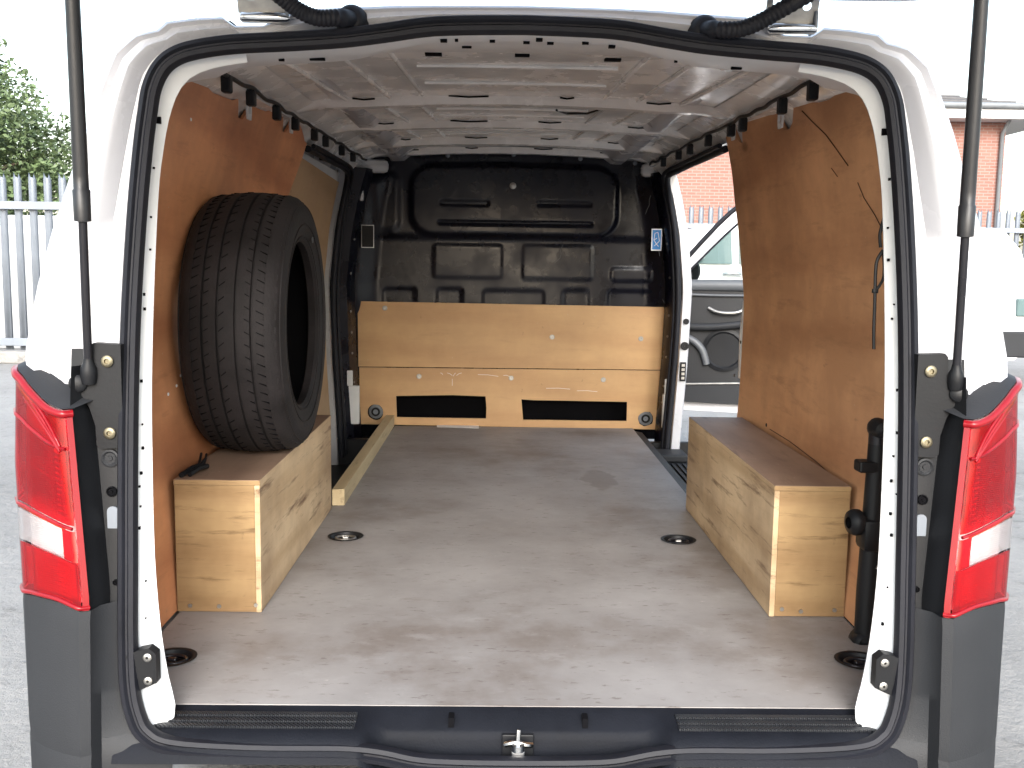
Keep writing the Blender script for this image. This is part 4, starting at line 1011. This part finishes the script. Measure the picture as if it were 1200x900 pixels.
# jack stowed upright at the right
JY = .25
jk = thing('stowed_jack', (.745, JY, FL), 'black upright metal jack with a round knob, stowed against the right plywood side', 'jack')
def jp(px, py, y=JY): return on(px, py, y=y)
a, c = jp(1013, 762), jp(1029, 520)
MB().tube([a, a.lerp(c, .3), a.lerp(c, .6), c], .022, 16, rr=[.0235, .025, .023, .020]).obj('column', 'dark', jk, 50)
MB().tube([a+V((.028, .02, .05)), c+V((.026, .02, .0))], .013, 10).obj('side_tube', 'dark', jk, 50)
p = jp(1030, 502); MB().lathe([(-.030, .004), (-.026, .016), (-.012, .0215), (.012, .0215), (.026, .016), (.03, .004)], p, (0, 1, 0), 18).obj('pivot', 'dark', jk, 50)
MB().tube([p, c], .0205, 14).obj('arm', 'rod', jk, 50)
p = jp(1016, 546); MB().box(p-V((.022, .02, .012)), p+V((.03, .02, .012)), .004).obj('collar', 'dark', jk)
p = jp(1003, 612); kb = MB().lathe([(-.018, .012), (-.012, .0255), (-.004, .0285), (.006, .028), (.010, .022), (.030, .021), (.032, .001)], p, (1, 0.25, 0), 22).obj('knob', 'dark', jk, 50)
p = jp(1022, 625); MB().box(p-V((.028, .03, .035)), p+V((.03, .03, .035)), .012).obj('gear_housing', 'dark', jk, 40)
p = jp(1026, 655); MB().tube([p+V((-.006, -.03, -.014)), p+V((.006, -.03, .014))], .005, 8).obj('pin', 'steel', jk, 50)
p = jp(1012, 752); MB().lathe([(-.025, .02), (-.016, .0285), (.016, .0285), (.025, .02), (.025, .001)], p, (0, 1, 0), 18).obj('lower_pivot', 'dark', jk, 50)
MB().box((p.x-.022, JY-.03, FL+.002), (p.x+.05, JY+.03, p.z-.012), .006).obj('foot', 'dark', jk, 40)
# cable ties hanging from the right flange
for q, lab in ((((1047, 249), (1043, 262), (1040, 276), (1041, 290)), 'short black cable tie stub hanging from the uppermost flange hole'),
               (((1044, 293), (1037, 305), (1035, 320), (1034.5, 340), (1034, 360), (1033, 385), (1033, 409)), 'long black cable tie hanging looped from a hole in the flange')):
    y = .03; m_ = MB().tube(crom([on(p[0]-9, p[1], y=y) for p in q], 4), .0030, 6)
    if len(q) > 5:
        m_.tube(crom([on(p[0]-9, p[1], y=y) for p in ((1044, 293), (1045, 312), (1044, 326), (1040, 334), (1035, 341))], 4), .0026, 6)
        e = on(1025.5, 341, y=y); m_.box(e-V((.005, .004, .004)), e+V((.005, .004, .004)), .001)
    tag(m_.obj('cable_tie', 'dark', None, 50, origin=on(*q[0], y=y)), lab, 'cable tie')

# ================================================================== SURROUNDINGS
def palisade(label, x0, x1, y, ht, pitch=.19):
    t_ = thing('palisade_fence', ((x0+x1)/2, y, 0), label, 'fence')
    pr_ = [(-.052, .014), (-.034, -.010), (-.014, .006), (.014, .006), (.034, -.010), (.052, .014)]
    rows = [[(x, yy, z) for x, yy in pr_] for z in (.06, ht-.10)] + [[(-.044, .010, ht-.06), (-.032, -.008, ht), (-.014, .006, ht-.06), (.014, .006, ht-.07), (.030, -.008, ht-.015), (.044, .010, ht-.07)]]
    n = int((x1-x0)/pitch); proto = None
    for k in range(n):
        x = x0+k*pitch
        if proto is None:
            proto = MB().grid([[V(p)+V((x, y, 0)) for p in r_] for r_ in rows]).obj('pale', 'galv', t_, 20, solid=.003, origin=(x, y, 0))
        else:
            o = inst(proto, 'pale', (x, y, 0), t_); md = o.modifiers.new('thickness', 'SOLIDIFY'); md.thickness = .003
    for z in (.26, ht-.42): MB().box((x0-.1, y-.07, z-.05), (x1, y-.015, z+.05), .006).obj('rail', 'galv', t_)
    for k in range(int((x1-x0)/2.75)+1): MB().box((x0+k*2.75-.05, y+.075, 0), (x0+k*2.75+.05, y+.13, ht-.25)).obj('post', 'galv', t_)
    return t_
palisade('silver steel palisade fence below the leafy tree', -13, -3.9, 11.2, 2.42)
tag(MB().box((-16, 13.0, 0), (-3.0, 13.2, 1.95), .02).obj('boundary_wall', 'fascia', origin=(-9, 13.1, 0)), 'pale rendered wall standing close behind the fence below the tree', 'wall')
tag(MB().box((-14, 10.9, 0), (-3.5, 11.15, .16), .02).obj('kerb', 'ground'), kind='structure')
palisade('silver steel palisade fence in front of the brick building', 3.0, 13.2, 18.0, 2.55)
palisade('silver steel palisade fence against the yellow green shrubs beyond the brick building', 13.6, 19.5, 20.0, 2.5)

def leafy(name, base, ht, rx, rz, n, mat, label, leaf, seed, trunk_r=.16, cat='tree'):
    rnd = random.Random(seed); base = V(base)
    t_ = thing(name, base, label, cat)
    top = base+V((0, 0, ht-rz))
    tm = MB().tube([base, base.lerp(top, .4)+V((.1, 0, 0)), top], .1, 9, rr=[trunk_r*1.3, trunk_r, trunk_r*.6])
    tr_ = tm.obj('trunk', 'bark', t_, 60)
    clumps = []
    for k in range(26):
        a, e = rnd.uniform(0, 6.283), rnd.uniform(-.7, 1.35)
        r_ = rnd.uniform(.55, 1.0); c = top+V((math.cos(a)*math.cos(e)*rx*r_, math.sin(a)*math.cos(e)*rx*r_, math.sin(e)*rz*r_)); clumps.append((c, rnd.uniform(.25, .48)*min(rx, rz)))
        if k < 9: MB().tube([base.lerp(top, .55+.04*k), base.lerp(top, .8).lerp(c, .5)+V((0, 0, .1)), c], .03, 6, rr=[trunk_r*.4, trunk_r*.25, trunk_r*.08]).obj('limb', 'bark', tr_, 60)
    m_ = MB()
    for k in range(n):
        c, r_ = clumps[int(rnd.random()**1.1*len(clumps))]
        d = V((rnd.gauss(0, 1), rnd.gauss(0, 1), rnd.gauss(0, 1))).normalized()*r_*rnd.random()**.45
        p = c+d; u = V((rnd.gauss(0, 1), rnd.gauss(0, 1), rnd.gauss(0, .6))).normalized(); v = u.orthogonal().normalized(); v = (v*math.cos(k)+u.cross(v)*math.sin(k))
        q = leaf*rnd.uniform(.6, 1.3)
        m_.add([p-u*q, p+v*q*.45, p+u*q, p-v*q*.45], [(0, 1, 2, 3)])
    m_.obj('crown', mat, t_); return t_
leafy('leafy_tree', (-13.0, 22.5, 0), 6.2, 2.4, 2.6, 34000, 'leaf', 'dense green tree rising behind the palisade fence', .075, 4)
leafy('leafy_tree', (-15.8, 24.5, 0), 6.6, 2.6, 2.8, 24000, 'leaf', 'second green tree farther along behind the palisade fence', .075, 9)
leafy('shrub', (15.2, 24.0, 0), 3.6, 1.5, 1.5, 7000, 'leaf_y', 'yellow green shrub behind the fence beside the brick building', .10, 12, .07, 'shrub')
leafy('shrub', (17.6, 25.0, 0), 3.9, 1.7, 1.7, 7000, 'leaf_y', 'taller yellow green shrub farther from the brick building', .10, 13, .07, 'shrub')

# brick building
bd = thing('brick_building', (7.4, 26, 0), 'red brick building with white eaves and a dark tiled roof', 'building')
EX = 12.35; EZ = 4.95
MB().box((2.0, 23.0, 0), (EX, 31, EZ)).obj('wall', 'brick', bd)
MB().box((1.4, 22.35, EZ-.02), (EX+1.2, 31.6, EZ+.20)).obj('eaves', 'fascia', bd)
MB().tube([(1.4, 22.30, EZ+.27), (EX+1.2, 22.30, EZ+.27)], .075, 10).obj('gutter', 'gutter', bd, 60)
rf = MB(); rx0, rx1, ry0, ry1, rz0, rz1 = 1.4, EX+1.3, 22.3, 31.7, EZ+.22, EZ+1.55
rf.add([(rx0, ry0, rz0), (rx1, ry0, rz0), (rx1, ry1, rz0), (rx0, ry1, rz0), (rx0+3, 27, rz1), (rx1-4.2, 27, rz1)], [(0, 1, 5, 4), (1, 2, 5), (2, 3, 4, 5), (3, 0, 4), (0, 3, 2, 1)])
ro = rf.obj('roof', 'tile', bd)
for k in range(1, 9):                          # courses of tiles as raised battens
    q = k/9; z = rz0+(rz1-rz0)*q
    MB().box((rx0+3*q, ry0+(27-ry0)*q-.02, z), (rx1-4.2*q, ry0+(27-ry0)*q+.05, z+.035)).obj('tile_course', 'tile', ro)
MB().tube([(EX-.12, 22.92, 0), (EX-.12, 22.92, EZ-.3), (EX-.12, 22.4, EZ+.2)], .05, 8).obj('downpipe', 'gutter', bd, 60)

# white van parked side-on beyond the open front door
CY = 10.2; CX0 = .75
pv = thing('parked_van', (3.6, CY+.9, 0), 'white parked van seen side on through the open front door window', 'van')
sidep = [(0, .45), (.02, .75), (.10, .98), (.55, 1.12), (.95, 1.20), (1.35, 1.58), (1.62, 1.80), (1.9, 1.875), (2.6, 1.90), (4.6, 1.89), (5.35, 1.85), (5.55, 1.6), (5.68, 1.0), (5.70, .45), (5.5, .28), (.2, .28)]
rows = []
for yy, ins in ((0, .05), (.03, .0), (.9, -.0), (1.77, 0), (1.8, .05)):
    rows.append([(CX0+x*(1) , CY+yy+ (.16*sm(1.2, 1.9, z) if yy < .9 else -.16*sm(1.2, 1.9, z) if yy > .9 else 0), z-ins*.3) for x, z in sidep])
b2_ = MB().grid(rows, wrap=True); n_ = len(sidep); b2_.f += [tuple(range(n_)), tuple(4*n_+k for k in range(n_))]
b2_.obj('body', 'carwhite', pv, 30)
def pvside(pts, n0, th, name, mat, par):       # panels on the near flank, following its lean
    m_ = MB().plate(pts, [], ((0, 0, 0), (1, 0, 0), (0, 0, 1), (0, -1, 0)), th)
    for q in range(len(m_.v)): m_.v[q] = V((CX0+m_.v[q].x, CY+m_.v[q].y+.16*sm(1.2, 1.9, m_.v[q].z)-n0, m_.v[q].z))
    return m_.obj(name, mat, par)
def px2u(px): return on(px, 310, y=CY+.05).x-CX0
u0, u1 = px2u(811), px2u(857)
zc = lambda py: on(840, py, y=CY+.06).z
w1 = pvside([(u0-.05, zc(309)), (u1, zc(309)), (u1, zc(271)), (u0+.34, zc(272)), (u0+.18, zc(277)), (u0+.05, zc(289))], .012, .01, 'side_window', 'glass', pv)
w2 = pvside([(u1+.09, zc(309)), (u1+1.2, zc(309)), (u1+1.2, zc(270)), (u1+.09, zc(271))], .012, .01, 'side_window', 'glass', pv)
hx = px2u(858)
MB().tube(crom([(CX0+hx-.11, CY-.005, 1.262), (CX0+hx-.05, CY-.045, 1.275), (CX0+hx+.05, CY-.045, 1.272), (CX0+hx+.10, CY-.005, 1.26)], 4), .022, 8).obj('door_handle', 'chrome', pv, 60)
MB().box((CX0+u0-.05, CY-.16, zc(304)), (CX0+u0+.13, CY+.02, zc(293)), .05).obj('door_mirror', 'carwhite', pv, 50)
MB().box((CX0+u1+.02, CY-.002, .40), (CX0+u1+.03, CY+.02, 1.2)).obj('door_gap', 'hole', pv)
MB().box((CX0+.4, CY-.012, .30), (CX0+5.68, CY+.05, .62), .02).obj('sill_cladding', 'plastic', pv)
for cx in (1.0, 4.5):
    c = V((CX0+cx, CY+.10, .335))
    wh = MB().lathe([(.10, .22), (.11, .27), (.10, .315), (.07, .333), (-.07, .333), (-.09, .30), (-.09, .22)], c, (0, -1, 0), 32).obj('wheel', 'tyre', pv, 40)
    MB().lathe([(.09, .225), (.06, .20), (.085, .05), (.085, .001)], c, (0, -1, 0), 24).obj('rim', 'galv', wh, 40)
MB().box((CX0+5.50, CY-.006, .80), (CX0+5.70, CY+.2, 1.02), .02).obj('tail_light', 'glass', pv)
MB().box((CX0+5.36, CY-.008, .50), (CX0+5.72, CY+.3, .60), .02).obj('bumper_strip', 'dark', pv)
